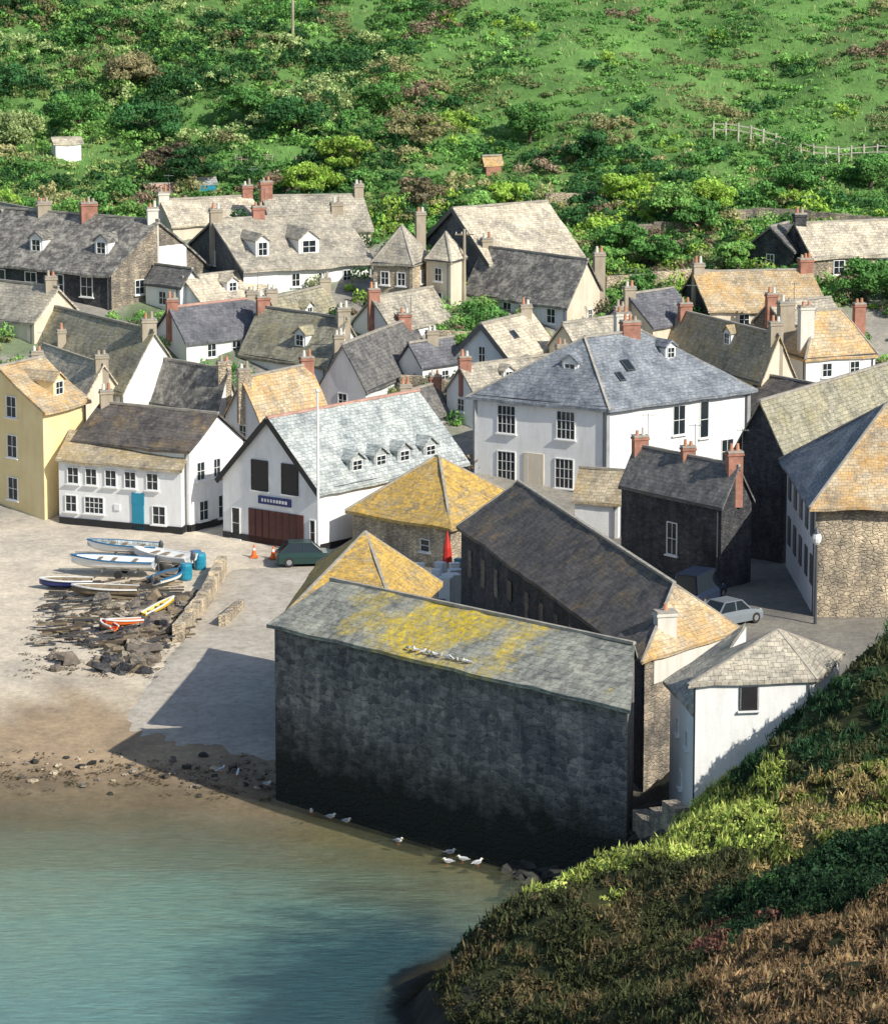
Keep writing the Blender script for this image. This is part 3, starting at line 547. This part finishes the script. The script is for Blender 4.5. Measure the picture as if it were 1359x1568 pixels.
mb=MB();z=g(-7.8,238.7);mb.cone(V((-7.8,238.7,z)),V((-7.8,238.7,z+10.3)),.11,.06,'frame',10);mb.ell((-7.8,238.7,z+10.4),(.13,.13,.13),'frame');mb.cone(V((-7.8,238.7,z-.2)),V((-7.8,238.7,z+.5)),.2,.18,'lead');mb.obj("flagpole")
def pole(x,y,h,nm="telegraph_pole"):
    mb=MB();z=g(x,y);mb.cone(V((x,y,z-.5)),V((x,y,z+h)),.14,.09,'chim',8);mb.beam(V((x-.7,y,z+h-.4)),V((x+.7,y,z+h-.4)),.1,.1,'wood')
    for d in(-.6,-.2,.2,.6): mb.cone(V((x+d,y,z+h-.35)),V((x+d,y,z+h-.2)),.04,.03,'frame',6)
    mb.obj(nm)
pole(-13,339,8);pole(1.5,287,5.5)
mb=MB();x,y=21.2,218.6;z=g(x,y);mb.cone(V((x,y,z-.5)),V((x,y,z+4.6)),.1,.06,'dgrey',8);mb.ell((x,y,z+5.0),(.28,.28,.4),'frame');mb.cone(V((x,y,z+5.3)),V((x,y,z+5.6)),.24,.05,'dgrey',8);mb.obj("street_lamp")
mb=MB();F0=V((22,320,0));F1=V((40,315.5,0));n=18;pr=None
for i in range(n+1):
    p=F0.lerp(F1,i/n);z=g(p.x,p.y)+.3;p=V((p.x,p.y,z));mb.obox(p+V((0,0,.35)),V((.055,0,0)),V((.02*random.uniform(-1,1),.055,0)),V((.05*random.uniform(-1,1),0,.8)),'fence')
    if pr:
        for h in(.5,.95): mb.beam(pr+V((0,0,h+random.uniform(-.06,.06))),p+V((0,0,h)),.04,.08,'fence')
    pr=p
mb.obj("post_and_rail_fence")
def shed(nm,x,y,wx,wy,h,wall,roof,rise=.5):
    z=g(x,y);house(nm,(x,y),(x-wx*.25,y+wy),(x+wx,y+.3*wx),z+h,z,rise,'x',wall,roof,gut=False)
shed("white_shed",-31.3,315.8,2.0,1.6,1.2,'white','pale',.3);shed("potting_shed",3.4,314.5,1.2,1.2,1.0,'brick','orange',.5);shed("green_shed",-19.5,311,1.3,1.2,.6,'teal','bluel',.25);shed("white_shed",-23.5,310,2.0,1.2,.5,'white','terra',.3)
mb=MB();gx,gy=-16.8,315.5;z=g(gx,gy)
for i in range(7):
    x=gx+i*.5
    for yy in(0,1.5): mb.obox(V((x,gy+yy,z+.4)),V((.03,0,0)),V((0,.03,0)),V((0,0,.5)),'chim')
    mb.beam(V((x,gy,z+.9)),V((x,gy+.75,z+1.2)),.05,.05,'chim');mb.beam(V((x,gy+1.5,z+.9)),V((x,gy+.75,z+1.2)),.05,.05,'chim')
for yy,zz in((0,.9),(.75,1.2),(1.5,.9),(0,.3)): mb.beam(V((gx,gy+yy,z+zz)),V((gx+3.0,gy+yy,z+zz)),.05,.05,'chim')
mb.obj("timber_fruit_cage")
# ------------------------------------------------------------ vehicles, boats, props
def car(nm,x,y,yaw,col,L=4.1,W=1.7,H_=1.42,van=False):
    z=g(x,y)+.02;mb=MB();c_,s_=math.cos(yaw),math.sin(yaw)
    def T(a,b_,h): return V((x+a*c_-b_*s_,y+a*s_+b_*c_,z+h))
    hw=W/2
    st=[(-L/2,.35,.75,.88),(-L/2+.12,.22,.86,.97),(-.3*L,.2,.9,1),(.1*L,.2,.9,1),(.3*L,.2,.84,1),(L/2-.15,.24,.68,.95),(L/2,.34,.6,.82)]
    vs=[]
    for a,lo,hi,k in st: vs+=[T(a,-hw*k,lo),T(a,-hw*k,(lo+hi)/2+.08),T(a,-hw*k*.93,hi),T(a,hw*k*.93,hi),T(a,hw*k,(lo+hi)/2+.08),T(a,hw*k,lo)]
    n=len(st);mb.idx(vs,[(i*6+j,i*6+(j+1)%6,(i+1)*6+(j+1)%6,(i+1)*6+j) for i in range(n-1) for j in range(6)]+[(5,4,3,2,1,0),tuple((n-1)*6+j for j in range(6))],col)
    r0,r1,f0,f1=(-.48*L,-.45*L,.12*L,.3*L) if van else (-.44*L,-.30*L,.06*L,.22*L)
    bs=[T(r0,-hw*.9,.88),T(f1,-hw*.9,.86),T(f1,hw*.9,.86),T(r0,hw*.9,.88)];tp=[T(r1,-hw*.74,H_),T(f0,-hw*.74,H_),T(f0,hw*.74,H_),T(r1,hw*.74,H_)]
    mb.idx(bs+tp,[(0,1,5,4),(1,2,6,5),(2,3,7,6),(3,0,4,7)],'glass')
    tc_=(tp[0]+tp[2])/2;mb.idx([tc_+(p-tc_)*1.02+V((0,0,d)) for d in(0,.05) for p in tp],[(4,5,6,7),(0,1,5,4),(1,2,6,5),(2,3,7,6),(3,0,4,7)],col)
    for i,j in((0,0),(1,1),(2,2),(3,3)): mb.beam(bs[i],tp[i],.07,.07,col)
    for sd in(-1,1): mb.beam(T(-.08*L,sd*hw*.9,.88),T(-.08*L,sd*hw*.75,H_),.06,.06,col)
    for a in(-.31*L,.31*L):
        for sd in(-1,1): mb.cone(T(a,sd*(hw-.2),.31),T(a,sd*(hw+.01),.31),.31,.31,'rubber',16);mb.cone(T(a,sd*(hw),.31),T(a,sd*(hw+.02),.31),.17,.17,'metal',12)
    for sd in(-1,1): mb.obox(T(L/2-.04,sd*hw*.6,.6),V((.05,0,0)),V((0,.14,0)),V((0,0,.06)),'frame');mb.obox(T(-L/2+.03,sd*hw*.7,.7),V((.05,0,0)),V((0,.1,0)),V((0,0,.07)),'red')
    mb.obj(nm)
M['carg']=plain("dark_green_car_paint",(.02,.05,.045),.25,.05);M['cars']=plain("silver_car_paint",(.30,.34,.38),.25,.05,metal=.4);M['carb']=plain("dark_blue_car_paint",(.02,.03,.06),.25,.05)
car("parked_car",-8.4,236.6,.12,'carg',3.9);car("parked_car",16.4,218.7,.7,'cars',3.8);car("parked_van",15.0,224.6,1.1,'carb',4.4,1.8,1.9,True)
def boat(nm,x,y,z,L,W,yaw,hull,inn='frame',tilt=0,trailer=True,motor=True):
    mb=MB();c_,s_=math.cos(yaw),math.sin(yaw)
    def T(a,b_,h):
        h=h+a*tilt
        return V((x+a*c_-b_*s_,y+a*s_+b_*c_,z+h))
    N=12;H_=.22*L**.6
    def sec(k,ins):
        f=k/N;a=-L/2+L*f;bw=W/2*(1-max(0,(f-.45)/.55)**2.3)*(.86+.14*min(1,f/.3))-ins;bw=max(bw,.015);sh=H_*(1+.35*f*f);kz=.28*max(0,(f-.7)/.3)**2*H_*2+ins
        return [(a,-bw,sh),(a,-bw*.85,kz+H_*.45),(a,0,kz),(a,bw*.85,kz+H_*.45),(a,bw,sh)]
    o=[T(*p) for k in range(N+1) for p in sec(k,0)];i_=[T(p[0],p[1],p[2]) for k in range(N+1) for p in sec(k,.07)]
    q=[(k*5+j,(k+1)*5+j,(k+1)*5+j+1,k*5+j+1) for k in range(N) for j in range(4)]
    mb.idx(o,q+[(0,1,2,3,4)],hull);mb.idx(i_,[f[::-1] for f in q]+[(4,3,2,1,0)],inn)
    for k in range(N):
        for j in(0,4): mb.beam(o[k*5+j],o[(k+1)*5+j],.09,.08,'bluep' if hull=='frame' else 'frame')
    for f in(.25,.5,.72):
        k=int(f*N);mb.beam(i_[k*5]-V((0,0,.12)),i_[k*5+4]-V((0,0,.12)),.25,.04,'wood')
    if motor: mb.ell(T(-L/2-.15,0,H_*1.1),(.16,.13,.28),'dgrey');mb.cone(T(-L/2-.2,0,H_),T(-L/2-.25,0,-.1),.06,.05,'dgrey',6)
    if trailer:
        for a in(-.3*L,.1*L):
            mb.beam(T(a,-W/2,-.02),T(a,W/2,-.02),.07,.07,'metal')
        mb.beam(T(-L/2,0,-.06),T(L/2+.8,0,-.1),.08,.08,'metal')
        for sd in(-1,1): mb.cone(T(-.1*L,sd*(W/2-.1),-.2),T(-.1*L,sd*(W/2+.08),-.2),.26,.26,'rubber',12)
    mb.obj(nm,smooth=False)
boat("rowing_boat",-20.2,234.3,g(-20,234)+.5,5.2,1.9,math.radians(172),'frame','whiteblue')
boat("rowing_boat",-19.9,238.2,g(-20,238)+.5,4.6,1.7,math.radians(168),'frame','bluel')
boat("fishing_boat",-17.3,236.0,g(-17,236)+.5,4.2,1.7,math.radians(150),'whiteblue','frame')
boat("dinghy",-16.7,232.2,g(-16.7,232)+.25,3.0,1.3,math.radians(60),'frame','dgrey',trailer=False)
boat("dinghy",-22.8,231.3,g(-22.8,231)+.15,3.2,1.3,math.radians(185),'navy','wood',trailer=False,motor=False)
boat("wooden_dinghy",-20.3,229.5,g(-20,229)+.1,4.0,1.5,math.radians(178),'wood','wood',trailer=False,motor=False)
boat("kayak",-18.5,221.4,g(-18.5,221.4)+.45,2.2,.7,math.radians(200),'orangep','orangep',trailer=False,motor=False)
boat("kayak",-16.7,224.2,g(-16.9,224.7)+.55,2.0,.7,math.radians(30),'yellowp','yellowp',tilt=.35,trailer=False,motor=False)
boat("kayak",-19.4,221.0,g(-19.4,221)+.4,1.8,.6,math.radians(120),'orangep','red',trailer=False,motor=False)
def barrel(x,y,mat,nm="plastic_barrel"):
    mb=MB();z=g(x,y)+.02
    for a,b_,r0,r1 in((0,.15,.34,.38),(.15,.85,.38,.38),(.85,1.0,.38,.33),(.4,.45,.40,.40),(.65,.7,.40,.40)): mb.cone(V((x,y,z+a)),V((x,y,z+b_)),r0,r1,mat,14)
    mb.obj(nm)
barrel(-15.0,236,'teal');barrel(-15.7,233.5,'teal');barrel(-15.3,236.6,'bluep')
def cone_(x,y):
    mb=MB();z=g(x,y)+.02;mb.obox(V((x,y,z+.03)),V((.24,0,0)),V((0,.24,0)),V((0,0,.03)),'orangep');mb.cone(V((x,y,z+.06)),V((x,y,z+.45)),.18,.1,'orangep',12);mb.cone(V((x,y,z+.45)),V((x,y,z+.6)),.1,.07,'frame',12);mb.cone(V((x,y,z+.6)),V((x,y,z+.8)),.07,.03,'orangep',12);mb.obj("traffic_cone")
cone_(-11.8,238.6);cone_(-10.6,238.2)
mb=MB();x,y=0.2,231.5;z=g(x,y);mb.cone(V((x,y,z)),V((x,y,z+3)),.04,.03,'metal');mb.cone(V((x,y,z+1.1)),V((x,y,z+2.0)),.32,.24,'red',10);mb.cone(V((x,y,z+2.0)),V((x,y,z+3.0)),.24,.04,'red',10);mb.obj("closed_parasol")
mb=MB();x,y=0,228.0;z=g(x,y);mb.obox(V((x,y,z+.74)),V((.9,0,0)),V((0,.4,0)),V((0,0,.03)),'wood')
for d in(-.65,.65): mb.obox(V((x,y+d,z+.44)),V((.9,0,0)),V((0,.14,0)),V((0,0,.025)),'wood')
for d in(-.7,.7):
    mb.beam(V((x+d,y-.7,z)),V((x+d,y+.25,z+.74)),.07,.07,'wood');mb.beam(V((x+d,y+.7,z)),V((x+d,y-.25,z+.74)),.07,.07,'wood')
mb.obj("picnic_table")
mb=MB()
for i in range(44):
    x=-1.8+random.random()*3.0;y=225+random.random()*4.5;z=g(x,y);w_=.2+random.random()*.2;h=.3+random.random()*1.6;a=random.random()*3
    k=random.choice(['frame','whiteblue','frame','teal','bluep','dgrey','metal']);dx=V((math.cos(a),math.sin(a),0))*w_;dy=V((-dx.y,dx.x,0))*.7
    mb.obox(V((x,y,z+h/2)),dx,dy,V((0,0,h/2)),k);mb.obox(V((x,y,z+h)),dx*1.08,dy*1.08,V((0,0,.03)),k)
mb.obj("stacked_fish_boxes")
mb=MB()
for i in range(300):
    x=-23+6.5*random.random();y=213+16*random.random()
    if random.random()<.7: x=-18.5+2.8*random.random()+(.1*(y-220));
    r=.14+random.random()**2.5*.55;mb.ell((x,y,g(x,y)+r*.2),(r*1.3,r,r*.7),random.choice(['rock','rock','dstone','stone','wood']),random.random()*3,.4,7,5,random.random()*.5)
mb.obj("rock_pile")
mb=MB()
for i in range(150):
    x=-24+8.5*random.random();y=218+14*random.random();a=random.random()*.8-.4;l=.6+random.random()*1.8;z=g(x,y)+.08+random.random()*.35
    d=V((math.cos(a),math.sin(a),random.uniform(-.1,.25)))*l;mb.beam(V((x,y,z)),V((x,y,z))+d,.12,.1,random.choice(['wood','bark','bark','dgrey','stone','dstone']))
mb.obj("driftwood_and_mooring_gear")
mb=MB()
for i in range(330):
    t_=random.random();x=-26+t_*27;ysh=float(np.interp(x,SHx,SHy));y=ysh+random.gauss(.8,1.5);r=.04+random.random()**4*.22
    mb.ell((x,y,g(x,y)+r*.3),(r*1.3,r,r*.6),random.choice(['rock','wetrock','tan','stone']),random.random()*3,.3,6,4)
for i in range(560):
    x=random.uniform(3.2,10.5);y=float(np.interp(x,SHx,SHy))-1.5-random.random()*10;r=.1+random.random()**2.4*.65
    if g(x,y)>4.2: continue
    mb.ell((x,y,g(x,y)+r*.15),(r*1.3,r,r*.75),'wetrock',random.random()*3,.4,8,5,random.random()*.6)
mb.obj("shore_rocks")
def gull(x,y,z,yaw,s=1.0):
    mb=MB();c_,s_=math.cos(yaw),math.sin(yaw)
    def T(a,b_,h): return V((x+(a*c_-b_*s_)*s,y+(a*s_+b_*c_)*s,z+h*s))
    mb.ell(T(0,0,.27),(.24*s,.11*s,.11*s),'gull',yaw,0,10,6,-.2);mb.ell(T(.22,0,.43),(.075*s,.06*s,.065*s),'gull',yaw);mb.cone(T(.13,0,.31),T(.21,0,.43),.08*s,.05*s,'gull')
    mb.cone(T(.28,0,.43),T(.37,0,.41),.022*s,.008*s,'yellowp',6)
    for sd in(-1,1):
        mb.ell(T(-.06,sd*.09,.30),(.25*s,.03*s,.08*s),'gullg',yaw,0,8,5,-.15);mb.cone(T(.02,sd*.05,.18),T(.02,sd*.05,0),.012*s,.012*s,'orangep',5)
    mb.idx([T(-.2,-.06,.28),T(-.2,.06,.28),T(-.4,.05,.24),T(-.4,-.05,.24)],[(0,1,2,3)],'gull')
    mb.obj("seagull",smooth=False)
for x,y in((-7.8,192.6),(-4.8,187.0),(-5.6,187.8),(.3,181.4),(.9,180.2),(1.6,179.6),(-11.5,196),(-10.6,195.4),(-9,193.6),(-2.2,183.4),(-6.6,188.8),(.2,179.8)):
    gull(x,y,max(g(x,y),-.12),random.random()*6,.9)
Aq=V((8.4,174.5,9));Bq=V((-8.5,191.9,9))
for i in range(14):
    f=.39+.19*(i+random.random()*.6)/14;p=Bq.lerp(Aq,f);gull(p.x+.1,p.y+.1,9.17,random.random()*6,.55)
# ------------------------------------------------------------ foliage
m=bpy.data.materials.new("foliage");m.use_nodes=True;t=m.node_tree;b=t.nodes["Principled BSDF"];out=t.nodes["Material Output"]
a_=nd(t,"ShaderNodeAttribute",attribute_name="Col");t.links.new(a_.outputs[0],b.inputs["Base Color"]);b.inputs["Roughness"].default_value=.7;b.inputs["Specular IOR Level"].default_value=.2
tr_=nd(t,"ShaderNodeBsdfTranslucent");t.links.new(a_.outputs[0],tr_.inputs[0]);mx=nd(t,"ShaderNodeMixShader");mx.inputs[0].default_value=.3
t.links.new(b.outputs[0],mx.inputs[1]);t.links.new(tr_.outputs[0],mx.inputs[2]);t.links.new(mx.outputs[0],out.inputs[0]);FOL=m
def leaves(name,cen,rad,cnt,size,col,var=.25,blade=False,extra=None,parent=None,flat=False):
    cen=np.asarray(cen,float);rad=np.asarray(rad,float);cnt=np.asarray(cnt,int);col=np.asarray(col,float);size=np.asarray(size,float)
    idx=np.repeat(np.arange(len(cen)),cnt);N=len(idx)
    d=RNG.normal(size=(N,3));d[:,2]=np.abs(d[:,2])*.9-.15;d/=np.linalg.norm(d,axis=1)[:,None]
    rr=RNG.uniform(.55,1.1,N)[:,None];P=cen[idx]+d*rr*rad[idx]
    n=d+RNG.normal(size=(N,3))*.6
    if flat: n=np.array([0,0,1.])+RNG.normal(size=(N,3))*.25
    n/=np.linalg.norm(n,axis=1)[:,None]
    if blade:
        up=np.array([0,0,1.])+RNG.normal(size=(N,3))*.35;tq=up/np.linalg.norm(up,axis=1)[:,None];bb=np.cross(tq,RNG.normal(size=(N,3)));bb/=np.linalg.norm(bb,axis=1)[:,None]
        l=size[idx]*RNG.uniform(.6,1.4,N);wd=l*.16
    else:
        bb=np.cross(n,RNG.normal(size=(N,3)));bb/=np.linalg.norm(bb,axis=1)[:,None];tq=np.cross(n,bb);l=size[idx]*RNG.uniform(.6,1.4,N);wd=l*.6
    l=l[:,None]/2*1.0;wd=wd[:,None]/2
    vv=np.stack([P-tq*l,P+bb*wd-tq*l*.1,P+tq*l,P-bb*wd-tq*l*.1],1).reshape(-1,3)
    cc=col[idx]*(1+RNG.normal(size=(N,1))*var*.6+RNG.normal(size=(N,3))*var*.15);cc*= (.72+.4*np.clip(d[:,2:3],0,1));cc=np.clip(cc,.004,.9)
    cc=np.repeat(np.c_[cc,np.ones(N)],4,0)
    me=bpy.data.meshes.new(name);fastmesh(me,vv,np.arange(N*4).reshape(-1,4))
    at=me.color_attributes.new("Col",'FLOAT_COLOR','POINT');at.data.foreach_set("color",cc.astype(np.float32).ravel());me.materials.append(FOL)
    ob=bpy.data.objects.new(name,me);COL.objects.link(ob)
    if parent: ob.parent=parent
    return ob
def inside(x,y,mg=0):
    for f in FOOT:
        ok=True
        for i in range(4):
            a,b_=f[i],f[(i+1)%4];l=math.dist(a,b_)
            if ((b_[0]-a[0])*(y-a[1])-(b_[1]-a[1])*(x-a[0]))/l<-mg: ok=False;break
        if ok:return True
    return False
def fb(x,y,s,o=0): return noise.fractal(V((x*s+o,y*s,o)),1,2,4)
G1=np.array((.27,.50,.13));G2=np.array((.15,.35,.09));G3=np.array((.045,.13,.042));G4=np.array((.48,.46,.22));G5=np.array((.48,.36,.25));G6=np.array((.42,.64,.11));G7=np.array((.48,.60,.25))
cen=[];rad=[];cnt=[];col=[];siz=[]
def addb(x,y,r,c,fl=.75,hz_=0):
    z=g(x,y);cen.append((x,y,z+r*.15+hz_));rad.append((r,r,r*fl));cnt.append(min(int(26+70*r*r),200));col.append(np.clip(np.array(c),.005,.9));siz.append(.2+.12*r)
for i in range(4300):
    y=299+63*random.random()**1.05;x=random.uniform(-44,46)
    if inside(x,y,.3): continue
    right=max(0,min(1,(x-(-2)+fb(x,y,.1,77)*8)/12))*max(0,min(1,(y-317)/8))
    q=fb(x,y,.05,17);q2=fb(x,y,.12,31);r=random.uniform(.3,.75)
    if right>.5:
        c=G1*.55+G2*.45 if q2>-.1 else G5*.4+G1*.5
        if q>.2: c=G2
        fl=.4
    else:
        c=(G1 if q2>.04 else G2);fl=.6
        if q<-.2: c=G4*.45+G1*.5
        if y<304: r=min(r,.6)
    addb(x,y,r,c*random.uniform(.8,1.15)*(1+.5*q2),fl)
for i in range(620):
    y=300+60*random.random();x=random.uniform(-43,45)
    right=x>2+fb(0,y,.1,3)*8 and y>320
    if right and random.random()<.68: continue
    u=random.random()
    if x<-5: c=G3*1.1 if u<.38 else G2 if u<.60 else G1 if u<.74 else G7 if u<.88 else G4*.55
    else: c=G3*1.4 if u<.30 else G2 if u<.54 else G1 if u<.68 else G6*.9 if u<.78 else G4*.8 if u<.9 else G5*.7
    if y<318 and u>.74: c=random.choice([G4,G5*.9,G4,G6])
    R=random.uniform(.8,2.7)*(1.2 if x<-5 else .95)
    if right: R*=.7
    for k in range(int(4+R*R*2.2)):
        a=random.random()*6.28;q=R*random.random()**.5;px,py=x+math.cos(a)*q*1.35,y+math.sin(a)*q
        if inside(px,py,.5) or py<299: continue
        r=random.uniform(.45,1.0)*(1-.45*q/R);addb(px,py,r,np.array(c)*random.uniform(.78,1.22),.85,max(0,(1-q/R))*R*.6)
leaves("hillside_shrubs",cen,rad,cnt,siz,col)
cen=[];rad=[];cnt=[];col=[];siz=[]
for i in range(13000):
    y=random.uniform(300,360);x=random.uniform(-42,44)
    if inside(x,y,.2): continue
    q=fb(x,y,.07,41);cen.append((x,y,g(x,y)));rad.append((.6,.6,.15));cnt.append(5);siz.append(.42);col.append((G4 if q<-.15 else (G1 if q<.2 else G7*.9))*random.uniform(.7,1.15))
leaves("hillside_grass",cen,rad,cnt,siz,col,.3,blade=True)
cen=[];rad=[];cnt=[];col=[];siz=[]
for i in range(1500):
    y=random.uniform(362,470);x=random.uniform(-90,90)
    r=random.uniform(1,2.2);q=fb(x,y,.09,17);c=G1 if q>.1 else (G2 if q>-.1 else G3)
    cen.append((x,y,g(x,y)+r*.1));rad.append((r,r,r*.6));cnt.append(40);col.append(c);siz.append(.6)
for i in range(900):
    s=random.choice((-1,1));x=s*random.uniform(46,85);y=random.uniform(262,362)
    r=random.uniform(1,2.2);cen.append((x,y,g(x,y)+r*.1));rad.append((r,r,r*.6));cnt.append(40);col.append(random.choice((G1,G2,G3)));siz.append(.6)
leaves("distant_hillside_shrubs",cen,rad,cnt,siz,col)
cen=[];rad=[];cnt=[];col=[];siz=[];k=0
while k<900:
    if k<380: x=random.uniform(-38,38);y=random.uniform(256,302)
    elif k<700: x=random.uniform(10,38);y=random.uniform(284,304)
    else: x=random.uniform(-4,14);y=random.uniform(266,302)
    if inside(x,y,.35): k+=.2;continue
    if k<380 and random.random()>(y-248)/50: continue
    k+=1;r=random.uniform(.3,1.0);cen.append((x,y,g(x,y)+r*.3));rad.append((r,r,r*.9));cnt.append(int(60+80*r));col.append(random.choice((G1,G2,G2,G3,G4*.7+G2*.3,G6*.8,G5*.5))*random.uniform(.8,1.2));siz.append(.25)
leaves("garden_plants",cen,rad,cnt,siz,col)
cen=[];rad=[];cnt=[];col=[];siz=[]
for i in range(520):
    if i<260: x=random.uniform(-27,3);y=float(np.interp(x,SHx,SHy))+random.gauss(.3,1.5)
    else: x=random.uniform(-24,-15);y=random.uniform(212,231)
    if g(x,y)<-.5: continue
    cen.append((x,y,g(x,y)+.05));rad.append((.35,.3,.04));cnt.append(12);siz.append(.13);col.append(random.choice(((.06,.055,.025),(.09,.07,.04),(.14,.11,.06))))
leaves("seaweed_wrack",cen,rad,cnt,siz,col,.3,flat=True)
def tree(nm,x,y,h,r,c,bare=0,cl=26,seed=1):
    rs=random.Random(seed);e=empty(nm);z=g(x,y);mb=MB();top=V((x,y,z+h*.55));mb.cone(V((x,y,z-.3)),V((x+.1,y,z+h*.35)),.06*h**.6+.08,.12,'bark',9);mb.cone(V((x+.1,y,z+h*.35)),top,.12,.06,'bark',7)
    cen=[];rad=[]
    for i in range(cl):
        a=rs.random()*6.28;q=rs.random()**.6;zz=z+h*(.35+.6*rs.random());k=math.sqrt(max(.05,1-((zz-z-h*.6)/(h*.45))**2))
        p=V((x+math.cos(a)*r*q*k,y+math.sin(a)*r*q*k,zz));cen.append(p);rr=r*rs.uniform(.2,.42);rad.append((rr,rr,rr*.75))
        if i<12: mb.cone(V((x+.1,y,z+h*(.2+.3*rs.random()))),p,.06,.02,'bark',5)
    mb.obj("trunk_and_limbs",e)
    leaves("crown",cen,rad,[int((130 if not bare else 60)*max(.5,q[0]))+50 for q in rad],[.27]*cl,[np.array(c)*rs.uniform(.7,1.3) for _ in cen],parent=e)
T=[("shrubby_tree",-26.7,333,3.6,2.6,(.38,.34,.18)),("hillside_tree",-8,312.5,3.0,2.3,G6*.8),("hillside_tree",-10.5,309,2.6,2.2,G6*.9),("bright_green_tree",17.8,303,3.2,2.4,G1*.9),("bright_green_tree",21,304.5,2.8,2.2,G6),("hillside_tree",14.5,307.5,2.4,2.4,G6),
("bright_green_tree",19.5,301.5,2.6,1.8,G2),("dark_tree",7,322,3.0,2.3,G2*.8),("dark_tree",-20,311.5,3.0,2.0,G3),("dark_tree",-22,314,2.6,1.8,(.18,.15,.10)),("dark_tree",11.5,316,2.6,1.8,G3*1.4),("garden_tree",31,287,3,2.2,G2),("garden_tree",35,285,3.4,2.6,G1),("garden_tree",13.5,297,2.4,1.6,G2),("garden_tree",-2,306,2.6,1.8,(.28,.24,.14)),("garden_tree",2.5,303,2.4,1.8,G1),
("garden_tree",5,306,2.4,1.6,G6),("hillside_tree",-30,322,3.2,2.4,G2),("hillside_tree",-35,318,3.2,2.6,G7*.8),("hillside_tree",-16,324,3.0,2.3,G2),("hillside_tree",28,309,2.6,2.0,G2),("hillside_tree",34,312,2.4,2.0,G2),("garden_tree",26,288,2.4,1.4,G2),("hillside_tree",-2,318,2.8,2.2,G4*.7),("garden_tree",12,292,2.2,1.3,G1),("garden_tree",16,294,2.4,1.6,G2),("garden_tree",22,293,2.2,1.5,G1),("garden_tree",1.3,277,1.8,1.0,G1),("garden_tree",14.5,287,2.0,1.2,G2),
("hillside_tree",-38,326,3.6,2.8,G3*1.5),("hillside_tree",-12,320,3.2,2.4,G3*1.6),("hillside_tree",-5,326,2.8,2.2,G2*.8),("hillside_tree",-24,321,3.4,2.6,G3*1.8)]
for i,(nm,x,y,h,r,c) in enumerate(T): tree(nm,x,y,h,r,c,seed=i+3)
# headland
cen=[];rad=[];cnt=[];col=[];siz=[];c2=[];r2=[];n2=[];l2=[];s2=[]
N=15000;xx=RNG.uniform(-2,30,N);yy=RNG.uniform(112,186,N);ZZ=gnp(xx,yy);HH=hz(xx,yy);BB=basez(xx,yy)
OL=np.array((.08,.09,.038));BR=np.array((.28,.19,.10));RB=np.array((.18,.085,.065));BG=np.array((.44,.52,.13));DG=np.array((.025,.06,.025))
for i in range(N):
    x,y,z=xx[i],yy[i],ZZ[i]
    if HH[i]<BB[i]+.1 or z<1.3: continue
    if inside(x,y,.35): continue
    if 9.5<x<19 and y>171 and z<6: continue
    q=fb(x,y,.14,5);q3=fb(x,y,.5,25);cr=sm(z+q3,4.3,5.0)*sm(y+q3*3+(x-6)*.35,156,158)*sm(x-q*3,14.2,13)
    r=random.uniform(.2,.5)
    if cr>.4: c=BG*(.9+q3*.9)
    elif x>9.5 and y<143+q*8: c=BR*(1+q*.6+q3*.6)
    elif x>12.4 and 151<y<160: c=BR*1.15+BG*.2 if q3>-.05 else BG*.5
    elif x>11 and y<=151: c=DG;r*=1.7  # dark shadow patch painted into the scrub colour
    elif y>=160: c=DG*1.4 if q3<.15 else OL*1.2  # scrub colour darkened to stand in for shade on this slope
    elif x>9.5 and q3>.12 and y<152: c=RB*(1+q3)
    else: c=OL if q3<.1 else OL*.6+BR*.4
    if random.random()<.08: c=c*1.5
    cen.append((x,y,z));rad.append((r,r,r*.7));cnt.append(int(18+26*r/.4));col.append(c);siz.append(.16)
    if random.random()<.5: c2.append((x,y,z+.1));r2.append((r*1.2,r*1.2,.25));n2.append(14);l2.append(c*1.15);s2.append(.42)
leaves("headland_scrub",cen,rad,cnt,siz,col,.35)
leaves("headland_grass",c2,r2,n2,s2,l2,.35,blade=True)
cen=[];rad=[];cnt=[];col=[];siz=[]
for (x,y,r,c) in ((20.8,172.5,1.3,G2),(22,174,1.6,G2),(19.3,172.8,.8,G3),(21.6,171,1.1,G2),(17.8,177.5,1.0,G3),(24,172,1.6,G3),(13.6,151,.9,DG*1.8),(15.2,150,1.1,DG*1.8),(14.6,147,1.0,DG*1.8),(17,149,1.3,DG*1.8),(12.6,149.5,.7,G2*.6),(12.4,146,.7,RB*1.3),(11.2,148,.6,RB*1.2),(10.4,146,.6,RB*1.2),(21.5,178,1.6,G2),(23,182,1.8,G3),(13.8,144.5,.8,G2*.5)):
    for k in range(9):
        a=random.random()*6.28;q=random.random()*r;p=(x+math.cos(a)*q,y+math.sin(a)*q);cen.append((p[0],p[1],g(*p)+r*.3*random.random()));s=r*random.uniform(.35,.6);rad.append((s,s,s*.85));cnt.append(int(150*s+60));col.append(np.array(c)*random.uniform(.7,1.3));siz.append(.16)
leaves("headland_bushes",cen,rad,cnt,siz,col)
